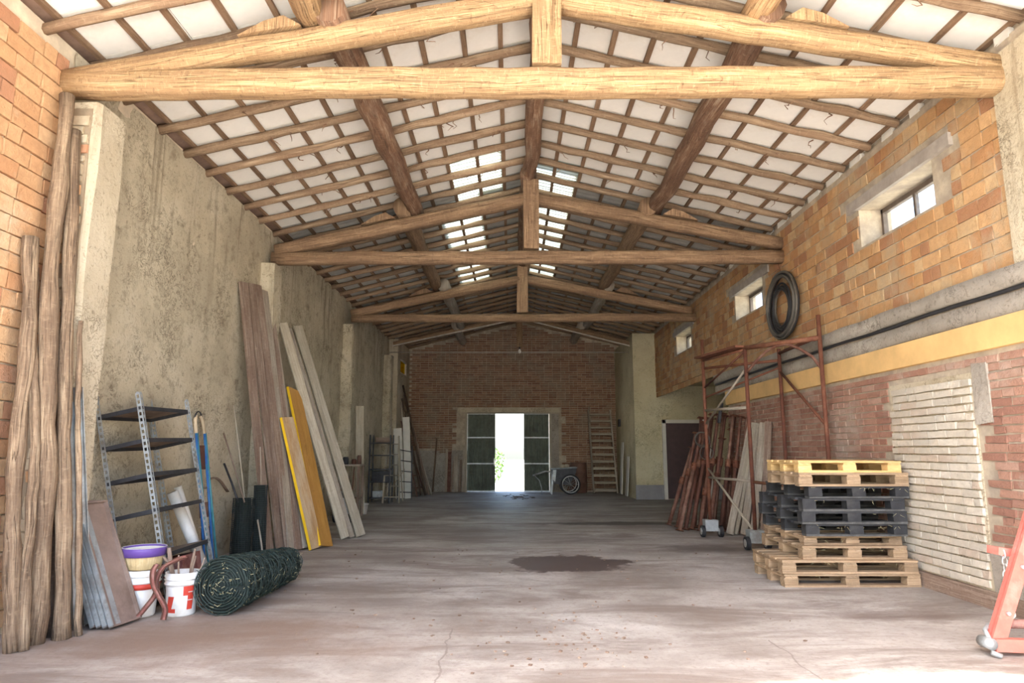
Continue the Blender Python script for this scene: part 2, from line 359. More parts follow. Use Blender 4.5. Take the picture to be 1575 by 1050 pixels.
def floor_mat():
    k = N('dusty_concrete_floor'); v = k.coord('Object')
    a = k.noise(v, .55, 8, .68); b = k.noise(k.coord('Object', (.5,1.6,1)), 1.3, 8, .72, .6); d = k.noise(v, 26, 6, .7); e = k.noise(v, 120, 3)
    c = k.ramp(a, [(.36, (.25,.222,.198)), (.5, (.385,.355,.325)), (.64, (.51,.49,.46))])
    c = k.mix(k.ramp(b, [(.45, (0,0,0)), (.6, (.8,.8,.8))]), c, (.19,.152,.13))
    c = k.mix(k.ramp(d, [(.52, (0,0,0)), (.68, (.6,.6,.6))]), c, (.2,.16,.135))
    sp = k.new('ShaderNodeSeparateXYZ'); k.ln(v, sp.inputs[0]); x, y = sp.outputs[0], sp.outputs[1]
    wob = k.math('MULTIPLY', k.math('SUBTRACT', k.noise(v, 1.6, 6, .65), .5), 1.5)
    wob2 = k.math('MULTIPLY', k.math('SUBTRACT', k.noise(v, 7, 5, .7), .5), .5)
    def blob(cx, cy, rx, ry, soft, amt):
        dx = k.math('DIVIDE', k.math('SUBTRACT', x, cx), rx); dy = k.math('DIVIDE', k.math('SUBTRACT', y, cy), ry)
        r = k.math('SQRT', k.math('ADD', k.math('MULTIPLY', dx, dx), k.math('MULTIPLY', dy, dy)))
        r = k.math('ADD', k.math('ADD', r, wob), wob2)
        return k.math('MULTIPLY', k.ramp(r, [(1-soft if soft < 1 else 0, (1,1,1)), (1.0, (0,0,0))]), amt)
    # oil stain, damp band, smaller marks (dry stains in the slab itself), broad browner area at front left
    for args, col in (((.62, 7.85, .72, .62, .12, .95), (.085,.062,.055)), ((1.75, 12.05, 1.5, .33, .35, .9), (.075,.06,.052)),
                      ((2.6, 9.0, .75, .5, .6, .75), (.10,.08,.07)), ((3.0, 5.45, .75, .20, .5, .6), (.14,.10,.085)),
                      ((2.15, 5.75, .5, .16, .6, .45), (.17,.13,.11)), ((-1.7, 6.1, .75, .25, .6, .45), (.2,.15,.125)),
                      ((-.8, 11.2, 1.6, .8, .7, .5), (.17,.14,.12)), ((1.5, 10.0, 1.2, .45, .7, .45), (.15,.12,.105)),
                      ((.15, 5.9, .35, .35, .6, .35), (.22,.18,.16)), ((-2.3, 4.9, 2.0, 1.1, .8, .85), (.24,.17,.13)), ((-1.2, 8.3, 1.0, .35, .7, .4), (.2,.16,.14))):
        c = k.mix(blob(*args), c, col)
    # saw-cut joints
    for jx, y0, y1, off in ((-.43, 3.0, 5.05, .06), (1.72, 3.5, 4.75, -.06)):
        dd = k.math('ABSOLUTE', k.math('SUBTRACT', x, k.math('ADD', jx, k.math('MULTIPLY', k.math('SUBTRACT', k.noise(v, 3, 3), .5), off*2))))
        f = k.math('MULTIPLY', k.math('LESS_THAN', dd, .006), k.math('LESS_THAN', y, y1))
        c = k.mix(k.math('MULTIPLY', f, .75), c, (.2,.17,.15))
    h = k.math('ADD', k.math('MULTIPLY', b, .7), k.math('ADD', k.math('MULTIPLY', d, .4), k.math('MULTIPLY', e, .15)))
    return k.out(c, k.math('ADD', k.math('MULTIPLY', a, .3), .5), h, .35, .02, 0, .35)
M['floor'] = floor_mat()

# ------------------------------------------------------------------ setting
XL, XR, Y0, Y1 = -3.52, 3.87, 0.9, 21.1
RX = .25
def roofz(x): return 5.30-(RX-x)*.245 if x < RX else 5.30-(x-RX)*.24
def gridwall(name, x, y0, y1, z0, z1, st, amp, mt, parent=None, seed=0):
    b = MB(); ny = max(1, round((y1-y0)/st)); nz = max(1, round((z1-z0)/st)); V = []; F = []; U = []
    for j in range(nz+1):
        for i in range(ny+1):
            y = y0+(y1-y0)*i/ny; z = z0+(z1-z0)*j/nz
            d = mnoise.fractal(Vector((y*1.3+seed, z*1.3, 3.1)), .7, 2.2, 5)*amp
            V.append((x+d, y, z))
    for j in range(nz):
        for i in range(ny):
            a = j*(ny+1)+i; q = (a, a+1, a+ny+2, a+ny+1)
            F.append(q); U.append([(V[t][1], V[t][2]) for t in q])
    b.add(V, F, U); return b.build(name, mt, parent, True)
b = MB(); b.box((1.0,10.9,-.1), (11.8,21.0,.2)); struct(b.build('floor', M['floor']))
b = MB(); b.box((0,30,-.25), (160,160,.2)); struct(b.build('ground', M['gravel']))
# left wall
b = MB(); b.box((XL-.2, (Y0+Y1)/2, 2.225), (.36, Y1-Y0, 4.45))
wl_ = struct(b.build('wall_left', M['mortar_pale']))
gridwall('plaster_face', XL+.0, 4.95, 19.3, 0, 4.42, .13, .02, M['plaster'], wl_)
def pillar(x1, y0, y1, z1, mt):
    b = MB(); n = 14; V = []; F = []; U = []
    for i in range(n+1):
        z = z1*i/n; j = lambda: rnd.uniform(-.012,.012)
        V += [(XL-.05, y0+j(), z), (x1-.03+j(), y0+j(), z), (x1+j(), y0+.04, z), (x1+j(), y1, z), (XL-.05, y1, z)]
    for i in range(n):
        for k in range(5):
            q = (i*5+k, i*5+(k+1) % 5, i*5+5+(k+1) % 5, i*5+5+k); F.append(q); U.append([(V[t][0]+V[t][1], V[t][2]) for t in q])
    F.append(tuple(n*5+k for k in range(5))); U.append([(0,0)]*5)
    b.add(V, F, U); return b.build('pillar', mt, wl_)
pillar(-3.24, 4.9, 5.24, 3.96, M['pillar'])
for x1, y in ((-3.33, 9.1), (-3.3, 13.7), (-3.32, 18.25)): pillar(x1, y, y+.34, 3.86, M['plaster'])
b = MB(); b.box((-3.405, 4.905, 2.0), (.23, .03, 3.8), None, .004); b.build('mortar_bed', M['bed_dark'], wl_)
z = .12                                     # rough limewashed brick courses showing on the first pillar
while z < 3.85:
    h = rnd.uniform(.055, .085)
    if rnd.random() < .9:
        b = MB(); x0 = XL+.05; x1 = rnd.uniform(-3.335, -3.285)
        b.box(((x0+x1)/2, 4.89, z+h/2), (x1-x0, .035+rnd.uniform(0,.025), h), None, .008)
        b.build('brick', M['brick_lime'] if rnd.random() < .88 else M['brick_left'], wl_)
    z += h+.014
# last bay wall set inward
b = MB()
b.box((-3.38, 20.0, 1.75), (.26, 2.2, 3.5)); b.box((-3.38, 20.0, 4.16), (.26, 2.2, .5))
b.box((-3.38, 19.13, 3.71), (.26, .5, .42)); b.box((-3.38, 20.79, 3.71), (.26, .62, .42))
b.build('end_bay_plaster', M['pillar'], wl_)
# brick fields: pieces proud of a mortar bed; the largest in view as parts, the rest as one part
def persp(y, z, x):
    d = y*.987+(z-1.25)*.161; return 1029/max(d, .3)
def bricks_on(parent, specs, limit, sidename='brickwork'):
    """specs: list of (pos centre, size, material); nearest become single parts"""
    items = [s for s in specs]
    items.sort(key=lambda s: -s[3])
    pool = {}
    for i, (c, size, mt, px, R) in enumerate(items[:limit]):
        key = (tuple(round(q, 3) for q in size), mt.name)
        if key not in pool: pool[key] = []
        if len(pool[key]) < 3:
            b = MB(); b.box((0,0,0), size, None, .0055); pool[key].append(b.mesh('brick', mt))
        o = bpy.data.objects.new('brick', rnd.choice(pool[key])); C.objects.link(o); o.parent = parent; o.location = Vector(c)-ORG[parent.name]
    rest = {}
    for c, size, mt, px, R in items[limit:]: rest.setdefault(mt.name, (mt, []))[1].append((c, size))
    b = MB(); mats = []; idx = []
    for k, (mt, lst) in rest.items():
        mats.append(mt)
        for c, size in lst:
            n0 = len(b.f); b.box(c, size, None, .004); idx += [len(mats)-1]*(len(b.f)-n0)
    if mats:
        o = b.build(sidename, mats, parent); o.data.polygons.foreach_set('material_index', idx); stuff(o)
def course_y(x, y0, y1, z0, z1, L, H, J, mt, proud, skip=None, headers=.35, ragged=0):
    out = []; z = z0; r = 0
    while z+H <= z1+.001:
        y = y0-(L+J)*(.5 if r % 2 else 0)-rnd.uniform(0,.05)
        while y < y1:
            l = L if rnd.random() > headers else L*.48
            a, c = max(y, y0+rnd.uniform(0, ragged)), min(y+l, y1-rnd.uniform(0, ragged))
            if c-a > .05 and not (skip and skip(a, c, z, z+H)):
                pr = proud+rnd.uniform(-.003,.003)
                s = persp((a+c)/2, z+H/2, x)
                vis = 1 if 0 < 525+s*(1.25-z)+160 and (a+c)/2 > 4.0 else 0
                ll = L if abs(c-a-L) < .02 else (L*.48 if abs(c-a-L*.48) < .02 else round(c-a, 2))
                out.append(((x, (a+c)/2, z+H/2), (2*pr, ll, H), mt, s*s*(vis+.001), 0))
            y += l+J
        z += H+J; r += 1
    return out
# left brick wall
bricks_on(wl_, course_y(XL-.02+.0, 3.6, 4.9, .05, 4.4, .25, .115, .014, M['brick_left'], .03, None, .45), 300)
# window_4 in the end bay of the left wall
b = MB()
for c, s in (((-3.3, 19.92, 3.52), (.06, 1.2, .04)), ((-3.3, 19.92, 3.9), (.06, 1.2, .04)), ((-3.3, 19.4, 3.71), (.06,.04,.4)), ((-3.3, 20.46, 3.71), (.06,.04,.4))): b.box(c, s)
w4 = struct(b.build('window_4', M['white_paint']))
b = MB(); b.box((-3.3, 19.93, 3.71), (.012, 1.02, .36)); b.build('pane', M['glass_yellow'], w4)
b = MB(); b.box((XL-.2, 9.0, .0), (.01,.01,.01))
# right wall -------------------------------------------------------
WT = .36
wins = [(5.83, 7.14), (10.06, 11.34), (14.25, 15.54)]; WZ0, WZ1 = 3.47, 3.90
b = MB(); xc = XR+WT/2
b.box((xc, 6.5, 1.25), (WT, 11.0, 2.5))                    # lower part, up to the annex opening
b.box((xc, (Y0+Y1)/2, 3.16), (WT, Y1-Y0, WZ0-2.85))
b.box((xc, 6.9, 2.68), (WT, 11.8, .36))
b.box((xc, (Y0+Y1)/2, (WZ1+4.45)/2), (WT, Y1-Y0, 4.45-WZ1))
yy = Y0
for a, c in wins+[(Y1, Y1)]:
    b.box((xc, (yy+a)/2, (WZ0+WZ1)/2), (WT, a-yy, WZ1-WZ0)); yy = c
wr_ = struct(b.build('wall_right', M['mortar_grey']))
def inwin(a, c, z0, z1):
    if z1 > 4.44: return True
    for i, (p, q) in enumerate(wins):
        if c > p-.005 and a < q+.005 and z1 > WZ0 and z0 < WZ1+.0: return True
        if c > p-.2 and a < q+.2 and z1 > WZ1 and z0 < WZ1+.12: return True
    return False
sp = course_y(XR, 3.6, 19.5, 2.66, 4.42, .25, .118, .014, M['brick_upper'], .012, inwin, .45)
def patch(a, c, z0, z1): return (c > 5.60 and a < 6.83 and z0 < 1.9) or (c > 4.9 and a < 5.6 and z0 < .45)
sp += course_y(XR, 3.6, 12.0, .18, 2.03, .25, .058, .013, M['brick_lower'], .012, patch, .3)
sp += course_y(XR-.012, 5.60, 6.83, .16, 1.88, .25, .058, .013, M['brick_white'], .022, None, .2, .03)
bricks_on(wr_, sp, 298)
b = MB(); b.box((XR, 6.215, 1.02), (.02, 1.24, 1.76)); b.build('limewash_bed', M['pillar'], wr_)
b = MB(); b.box((XR-.005, 5.22, .3), (.03, .72, .34), None, .01); b.build('bare_plaster_patch', M['concrete_band'], wr_)
b = MB(); b.box((XR-.012, 5.48, 1.72), (.02, .18, .5), None, .012); b.build('mortar_smear', M['concrete_band'], wr_)
for a, c in wins:
    b = MB(); b.box((XR-.01, (a+c)/2-.07, WZ1+.06), (.06, c-a+.5, .115), None, .004); b.build('lintel', M['lintel'], wr_)
def rough_band(name, z0, z1, y0, y1, d, mt):
    b = MB(); n = int((y1-y0)/.15); V = []; F = []; U = []
    for i in range(n+1):
        y = y0+(y1-y0)*i/n; j = lambda s: mnoise.noise(Vector((y*2.1, s*7.3, z0)))*.014
        V += [(XR+.02, y, z0+j(1)), (XR-d+j(2), y, z0+.01+j(1)), (XR-d+j(3), y, z1-.01+j(4)), (XR+.02, y, z1+j(4))]
    for i in range(n):
        for k in range(3):
            q = (i*4+k, i*4+k+1, i*4+5+k, i*4+4+k); F.append(q); U.append([(V[t][1], V[t][2]) for t in q])
    b.add(V, F, U); return b.build(name, mt, wr_, True)
rough_band('concrete_ledge', 2.50, 2.66, 3.6, 12.6, .06, M['concrete_band'])
rough_band('concrete_ledge', 2.29, 2.46, 3.6, 12.6, .03, M['concrete_band'])
b = MB(); b.tube([(XR-.025, 3.6+i*.5, 2.485+.006*math.sin(i*1.7)) for i in range(19)], .017, 8); b.build('ledge_tube', M['rubber'], wr_, True)  # thin black tube drawn as a dark line between the two ledges
b = MB(); b.box((XR-.02, 7.8, 2.175), (.05, 8.4, .235), None, .004); b.build('ochre_band', M['band'], wr_)
b = MB(); b.box((XR-.015, 7.8, .07), (.05, 8.4, .14), None, .003); b.build('footing', M['plank_brown'], wr_)
b = MB(); b.box((XR-.01, 4.55, 3.5), (.05, .8, 1.7), None, .02); b.build('pale_plaster_patch', M['pillar'], wr_)
for i, (a, c) in enumerate(wins):
    x = XR+.27; b = MB(); zc = (WZ0+WZ1)/2
    for cc, s in (((x, (a+c)/2, WZ0+.02), (.05, c-a, .04)), ((x, (a+c)/2, WZ1-.025), (.05, c-a, .05)), ((x, a+.02, zc), (.05,.04,WZ1-WZ0)), ((x, c-.02, zc), (.05,.04,WZ1-WZ0))): b.box(cc, s)
    o = struct(b.build('window_%d' % (i+1), M['window_iron']))
    b = MB(); b.box((x, (a+c)/2+.05, zc), (.04,.035,WZ1-WZ0-.06)); b.build('mullion', M['window_iron'], o)
    for p, q in ((a+.04, (a+c)/2+.03), ((a+c)/2+.07, c-.04)):
        b = MB(); b.box((x, (p+q)/2, zc), (.008, q-p, WZ1-WZ0-.07)); b.build('pane', M['glass'], o)
# annex behind the right wall and the plastered room at the end
b = MB(); b.box((5.35, 18.0, 1.48), (2.7, .2, 2.96)); b.box((3.63, 18.0, 2.2), (.74, .2, 4.4))
b.box((3.34, 19.6, 2.2), (.16, 3.0, 4.4)); struct(b.build('wall_room', M['room']))
b = MB(); b.box((3.64, 17.885, .185), (.80, .03, .37)); b.box((5.85, 17.885, .185), (1.2, .03, .37)); struct(b.build('baseboard_room', M['grey_paint']))
b = MB(); b.box((5.35, 14.95, 3.05), (2.9, 6.2, .16)); struct(b.build('ceiling_annex', M['room']))
b = MB(); b.box((6.6, 14.95, 1.5), (.2, 6.2, 3.0)); b.box((5.3, 11.95, 1.5), (2.4, .12, 3.0)); struct(b.build('wall_annex', M['room']))
b = MB()
for c, s in (((4.02, 17.86, 1.03), (.09,.08,2.06)), ((5.2, 17.86, 1.03), (.09,.08,2.06)), ((4.61, 17.86, 2.02), (1.27,.08,.09))): b.box(c, s)
d2 = struct(b.build('door_2', M['white_paint']))
b = MB(); b.box((4.61, 17.88, 1.0), (1.1, .04, 1.96)); b.build('door_leaf', M['door_brown'], d2)
# back wall with the sliding doors
DX0, DX1, DZ = -1.40, 1.17, 2.43
b = MB(); yb = Y1+.17
b.box(((XL+DX0)/2-.2, yb, 2.2), (DX0-XL+.4, .34, 4.4)); b.box(((XR+DX1)/2+.2, yb, 2.2), (XR-DX1+.4, .34, 4.4))
b.box(((DX0+DX1)/2, yb, (DZ+4.4)/2), (DX1-DX0, .34, 4.4-DZ))
b.prism([(XL-.3, 4.38), (XR+.3, 4.38), (RX, 5.34)], Y1, Y1+.34)
wb_ = struct(b.build('wall_back', M['mortar_grey']))
sp = []; z = .05; r = 0
while z < 5.2:
    x = -3.3+(.13 if r % 2 else 0)
    while x < 3.3:
        l = .25 if rnd.random() > .25 else .12; xm = x+l/2
        if z+.06 < roofz(xm)-.05 and not (x+l > DX0-.3 and x < DX1+.3 and z < DZ+.16) and not (x < -1.5 and z < 1.2+.5*mnoise.noise(Vector((x, z, 2)))):
            sp.append(((xm, Y1, z+.029), (l, .024, .058), M['brick_back'], 1.0/(1+abs(xm)+abs(z-3)), 0))
        x += l+.012
    z += .071; r += 1
bricks_on(wb_, sp, 0)
b = MB(); b.box((-2.4, Y1-.002, .6), (2.0, .02, 1.3), None, .02); b.box((1.32, Y1-.004, 1.2), (.28,.02,2.4)); b.build('grey_render', M['concrete_band'], wb_)
b = MB(); b.box((-.11, Y1-.02, 2.51), (3.2, .12, .13), None, .006); b.build('lintel', M['pillar'], wb_)
b = MB()
for x in (DX0-.03, DX1+.03): b.box((x, Y1-.03, 1.22), (.06,.1,2.44))
b.box((-.11, Y1-.03, 2.42), (2.6,.08,.04))
d1 = struct(b.build('door_1', M['plank_pale']))
def corrug(x0, x1, y, z0, z1, pitch=.115):
    b = MB(); n = int((x1-x0)/pitch*4); V = []; F = []; U = []
    for i in range(n+1):
        x = x0+(x1-x0)*i/n; d = .02*(1 if (i//2) % 2 else -1); V += [(x, y+d, z0), (x, y+d, z1)]
    for i in range(n): q = (i*2, i*2+2, i*2+3, i*2+1); F.append(q); U.append([(V[t][0], V[t][2]) for t in q])
    b.add(V, F, U); return b
for x0, x1 in ((-1.39, -.52), (.37, 1.15)):
    b = corrug(x0+.03, x1-.03, Y1+.03, .04, 2.40)
    b.box(((x0+x1)/2, Y1+.06, 1.22), (x1-x0-.02, .012, 2.36))
    lf = b.build('door_leaf', M['door_metal'], d1)
    for zz in (.03, .86, 1.66, 2.40):
        b = MB(); b.box(((x0+x1)/2, Y1-.005, zz), (x1-x0, .04, .04)); b.build('cross_rail', M['metal_grey'], lf)
    for xx in (x0+.015, x1-.015):
        b = MB(); b.box((xx, Y1+.0, 1.215), (.03,.04,2.38)); b.build('stile', M['door_metal'], lf)
b = MB(); b.box((-.55, Y1-.03, .92), (.02,.03,.22)); b.build('handle', M['steel'], d1)

# ------------------------------------------------------------------ roof
ceil = bpy.data.objects.new('ceiling', None); C.objects.link(ceil); ORG['ceiling'] = Vector((0,0,0)); struct(ceil)
RH, RW = .085, .08
def wob_bar(p0, p1, wd, h, seg, jit, bend=.012):
    p0 = Vector(p0); p1 = Vector(p1); pts = []; m = []
    for i in range(seg+1):
        t = i/seg; p = p0.lerp(p1, t)+Vector((0, rnd.uniform(-bend, bend), rnd.uniform(-bend, bend)*.5)); pts.append(p)
    b = MB(); b.tube(pts, [wd*.58*(1+rnd.uniform(-.12,.12)) for _ in pts], 7, True, jit, False, h/wd); return b
raft = {}
for side in (-1, 1):
    raft[side] = []
    for k in range(4):
        xe = XL-.04 if side < 0 else XR-.02
        b = wob_bar((RX, 0, roofz(RX)+RH/2), (xe, 0, roofz(xe)+RH/2), RW, RH, 14, .10); raft[side].append(b.mesh('rafter', M['rafter'], True))
ys = [5.70+.545*k for k in range(-7, 29)]
for y in ys:
    for s in (-1, 1): inst('rafter', rnd.choice(raft[s]), ceil, (0, y+rnd.uniform(-.03,.03), 0))
OFF = {-1: [.37*k for k in range(11)], 1: [0,.37,.74,1.12,1.5,1.88,2.34,2.80,3.26,3.62,3.95]}; BP = .37
for s in (-1, 1):
    for k in range(1, 11):
        x = RX+s*OFF[s][k]; z = roofz(x)+RH+.013
        y = Y0
        while y < Y1:
            e = min(y+4.36, Y1); b = MB()
            x2 = x+rnd.uniform(-.02,.02)
            b.bar((x2, y, z), (x2+rnd.uniform(-.02,.02), e, z), .05, .03, (0,0,1), .004); b.build('batten', M['batten'], ceil); y = e
# panels, one per cell; fibreglass over a strip near the ridge
SL = {-1: -math.atan(.245), 1: math.atan(.24)}
pm = {}
def panel_mesh(kind, mt, wd):
    kk = (kind, round(wd, 3))
    if kk in pm: return pm[kk]
    b = MB()
    if kind == 'flat': b.box((0,0,0), (wd-.006, .54, .02), None, .0)
    else:
        n = 18; V = []; F = []; U = []
        for i in range(n+1):
            y = -.285+.57*i/n; d = .016*math.sin(i/n*2*math.pi*4)
            V += [(-wd/2-.012, y, d), (wd/2+.012, y, d)]
        for i in range(n): q = (i*2, i*2+2, i*2+3, i*2+1); F.append(q); U.append([(V[t][0], V[t][1]) for t in q])
        b.add(V, F, U)
    pm[kk] = b.mesh('roof_panel', mt, kind != 'flat'); return pm[kk]
cells = []
for i, y in enumerate(ys):
    for s in (-1, 1):
        for k in range(10):
            wd = OFF[s][k+1]-OFF[s][k]; x = RX+s*(OFF[s][k]+wd/2); yc = y+.2725
            tl = (8.3 < yc < 15.5) and ((s < 0 and k in ((1, 2) if yc < 10 else (2, 3))) or (s > 0 and k in (0, 1) and yc > 9.2))
            cells.append((x, yc, roofz(x)+RH+.04, s, 'tl' if tl else ('flat' if yc < 9.4 else 'cor'), wd/math.cos(SL[1])))
vis = sorted([c for c in cells if c[1] > 4.1], key=lambda c: c[1])
single = vis[:295]; rest = vis[295:]+[c for c in cells if c[1] <= 4.1]
PMAT = {'flat': M['panel'], 'cor': M['panel_grey'], 'tl': M['fibreglass']}
for x, y, z, s, kd, wd in single:
    inst('roof_panel' if kd != 'tl' else 'skylight_panel', panel_mesh(kd, PMAT[kd], wd), ceil, (x, y, z), (0, SL[s], 0))
for kd in ('flat', 'cor', 'tl'):
    b = MB()
    for x, y, z, s, q, wd in rest:
        if q != kd: continue
        me = panel_mesh(kd, PMAT[kd], wd); R = Matrix.Rotation(SL[s], 3, 'Y')
        V = [R @ v.co+Vector((x, y, z)) for v in me.vertices]
        b.add(V, [tuple(p.vertices) for p in me.polygons], [[(0, 0)]*len(p.vertices) for p in me.polygons])
    if b.v: stuff(b.build('far_roof_panels' if kd != 'tl' else 'far_skylight_panels', PMAT[kd], ceil))
# outer sheet keeps daylight out everywhere but over the fibreglass strips
b = MB()
def outer(x0, x1, y0, y1):
    z0, z1 = roofz(x0)+RH+.075, roofz(x1)+RH+.075
    b.prism([(x0, z0), (x1, z1), (x1, z1+.02), (x0, z0+.02)], y0, y1)
g_ = .06
outer(XL-.5, RX-BP*4+g_, Y0, Y1+.4); outer(RX-BP*4+g_, RX-BP*3-g_, Y0, 10.1); outer(RX-BP*4+g_, RX-BP*3-g_, 15.3, Y1+.4)
outer(RX-BP*3-g_, RX-BP*2-g_, Y0, 8.5); outer(RX-BP*3-g_, RX-BP*2-g_, 15.3, Y1+.4)
outer(RX-BP*2-g_, RX-BP-g_, Y0, 8.5); outer(RX-BP*2-g_, RX-BP-g_, 9.95, Y1+.4); outer(RX-BP-g_, RX, Y0, Y1+.4)
outer(RX, RX+g_, Y0, Y1+.4); outer(RX+BP*2-g_, XR+.6, Y0, Y1+.4); outer(RX+g_, RX+BP*2-g_, Y0, 9.35); outer(RX+g_, RX+BP*2-g_, 15.3, Y1+.4)
b.build('roof_cover', M['roof_out'], ceil)
b = MB(); b.box((XR+.2, 11, 4.5), (.3, 20, .14)); b.build('eaves_filler', M['mortar_grey'], ceil)
b = MB(); b.box((XL-.24, 11, 4.43), (.3, 20, .16)); b.build('eaves_filler', M['mortar_grey'], ceil)
for i in range(len(ys)):                       # small whitened blocks closing the eaves between rafters
    y = ys[i]+.27
    if 4.4 < y < 12:
        b = MB(); b.box((XR+.02, y+rnd.uniform(-.06,.06), 4.475), (.05, rnd.uniform(.15,.38), .075), None, .006); b.build('eaves_block', M['white_paint'], ceil)
# purlins and ridge logs, bay by bay
TY = [4.9, 9.26, 13.82, 18.39]
def log(p0, p1, r0, r1, seg=10, n=10, jit=.07, bend=.02, sq=1.0, se=2.0):
    p0 = Vector(p0); p1 = Vector(p1); b = MB(); pts = []
    for i in range(seg+1):
        q = p0.lerp(p1, i/seg)
        if 0 < i < seg: q += Vector((rnd.uniform(-bend, bend), rnd.uniform(-bend, bend), rnd.uniform(-bend, bend)))
        pts.append(q)
    b.tube(pts, [r0+(r1-r0)*i/seg for i in range(seg+1)], n, True, jit, False, sq, se); return b
bays = [(Y0+.2, 5.1), (4.75, 9.45), (9.1, 14.0), (13.65, 18.6), (18.2, Y1+.2)]
for i, (a, c) in enumerate(bays):
    dx = .06 if i % 2 else -.06
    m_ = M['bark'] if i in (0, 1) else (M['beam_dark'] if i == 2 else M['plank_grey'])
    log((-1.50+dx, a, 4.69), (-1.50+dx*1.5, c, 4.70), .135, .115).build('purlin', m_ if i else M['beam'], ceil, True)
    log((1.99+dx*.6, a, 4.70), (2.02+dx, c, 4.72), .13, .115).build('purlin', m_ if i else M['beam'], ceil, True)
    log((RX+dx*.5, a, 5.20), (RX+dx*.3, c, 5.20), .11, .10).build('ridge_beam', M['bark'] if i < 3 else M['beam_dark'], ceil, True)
# bark shreds hanging off the rafters
b = MB()
for _ in range(150):
    s = rnd.choice((-1, 1)); y = rnd.choice(ys[3:14])+rnd.uniform(-.04,.04); x = RX+s*rnd.uniform(.3, 3.3); z = roofz(x)+.01
    p = Vector((x, y, z)); pts = [p]
    for q in range(4): p = p+Vector((rnd.uniform(-.05,.05), rnd.uniform(-.03,.03), rnd.uniform(-.045,.012))); pts.append(p)
    b.tube(pts, [.007,.006,.005,.004,.002], 4)
stuff(b.build('bark_shreds', M['bark'], ceil))
# trusses
def truss(i, y, zt, rt, x0, x1, pl0, pl1, pr0, pr1, kx, kz0, mt, label):
    t = thing('roof_truss', (kx, y, zt), label, 'roof truss')
    log((x0, y, zt), (x1, y, zt+.02), rt, rt*1.05, 26, 20, .018, .008, 1, 3.4).build('tie_beam', mt, t, True)
    log(pl0, pl1, .092, .10, 16, 20, .022, .006, .95, 3.2).build('principal_rafter', mt, t, True)
    log(pr0, pr1, .092, .10, 16, 20, .022, .006, .95, 3.2).build('principal_rafter', mt, t, True)
    b = MB(); b.box((kx, y, (kz0+5.12)/2), (.225, .2, 5.12-kz0), None, .008); b.build('king_post', mt, t)
    for s, px, p0, p1 in ((-1, -1.5, pl0, pl1), (1, 2.0, pr0, pr1)):
        p0 = Vector(p0); p1 = Vector(p1); d = (p1-p0).normalized(); n = Vector((-d.z, 0, d.x))
        if n.z < 0: n = -n
        tt = (px-p0.x)/d.x; base = p0+d*(tt-.16)+n*.10
        pts = [base+n*.0, base-d*.12+n*.105, base-d*.28+n*.085, base-d*.50+n*.0]
        b = MB(); b.prism([(q.x, q.z) for q in pts], y-.085, y+.085); b.build('cleat', mt, t)
    return t
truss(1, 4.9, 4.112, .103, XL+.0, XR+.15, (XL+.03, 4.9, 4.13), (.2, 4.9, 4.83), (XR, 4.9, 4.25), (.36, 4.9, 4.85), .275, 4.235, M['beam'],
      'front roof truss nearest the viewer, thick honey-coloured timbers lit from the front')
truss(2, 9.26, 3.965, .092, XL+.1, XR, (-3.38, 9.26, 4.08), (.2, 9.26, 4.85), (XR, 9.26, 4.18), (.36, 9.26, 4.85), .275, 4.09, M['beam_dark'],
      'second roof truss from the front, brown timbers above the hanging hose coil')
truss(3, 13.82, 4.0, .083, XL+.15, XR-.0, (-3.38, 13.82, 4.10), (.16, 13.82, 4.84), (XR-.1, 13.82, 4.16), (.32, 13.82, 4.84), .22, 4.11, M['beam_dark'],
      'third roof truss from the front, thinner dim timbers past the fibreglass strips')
t = thing('roof_truss', (.2, 18.39, 3.95), 'rearmost roof truss with thin steel tie and steel-edged rafters', 'roof truss')
b = MB(); b.tube([(-3.4, 18.39, 3.95), (3.4, 18.39, 3.95)], .014, 6); b.build('tie_rod', M['wire'], t, True)
log((-3.3, 18.39, 4.18), (.15, 18.39, 4.95), .07, .08).build('principal_rafter', M['beam_dark'], t, True)
log((3.6, 18.39, 4.12), (.3, 18.39, 4.95), .07, .08).build('principal_rafter', M['beam_dark'], t, True)
for p, q in (((-3.3, 18.3, 4.12), (.1, 18.3, 4.86)), ((3.4, 18.3, 4.08), (.35, 18.3, 4.86))):
    b = MB(); b.bar(p, q, .03, .035); b.build('steel_edge', M['wire'], t)
b = MB(); b.box((.21, 18.39, 4.6), (.16,.14,1.0)); b.build('king_post', M['beam_dark'], t)
t = thing('hanging_bulb', (.21, 18.312, 3.9), 'bare bulb hanging at mid span of the rearmost truss', 'lamp')
b = MB(); b.tube([(.21, 18.312, 4.2), (.21, 18.312, 4.02)], .006, 5); b.build('cord', M['rubber'], t)
b = MB(); b.lathe([(.0,-.06),(.03,-.05),(.042,-.02),(.036,.02),(.018,.05),(.018,.07)], 12, (.21, 18.312, 3.97)); b.build('bulb', M['bulb'], t, True)
b = MB(); b.lathe([(.02,.06),(.024,.07),(.02,.11),(.0,.115)], 10, (.21, 18.312, 3.97)); b.build('socket', M['rubber'], t, True)
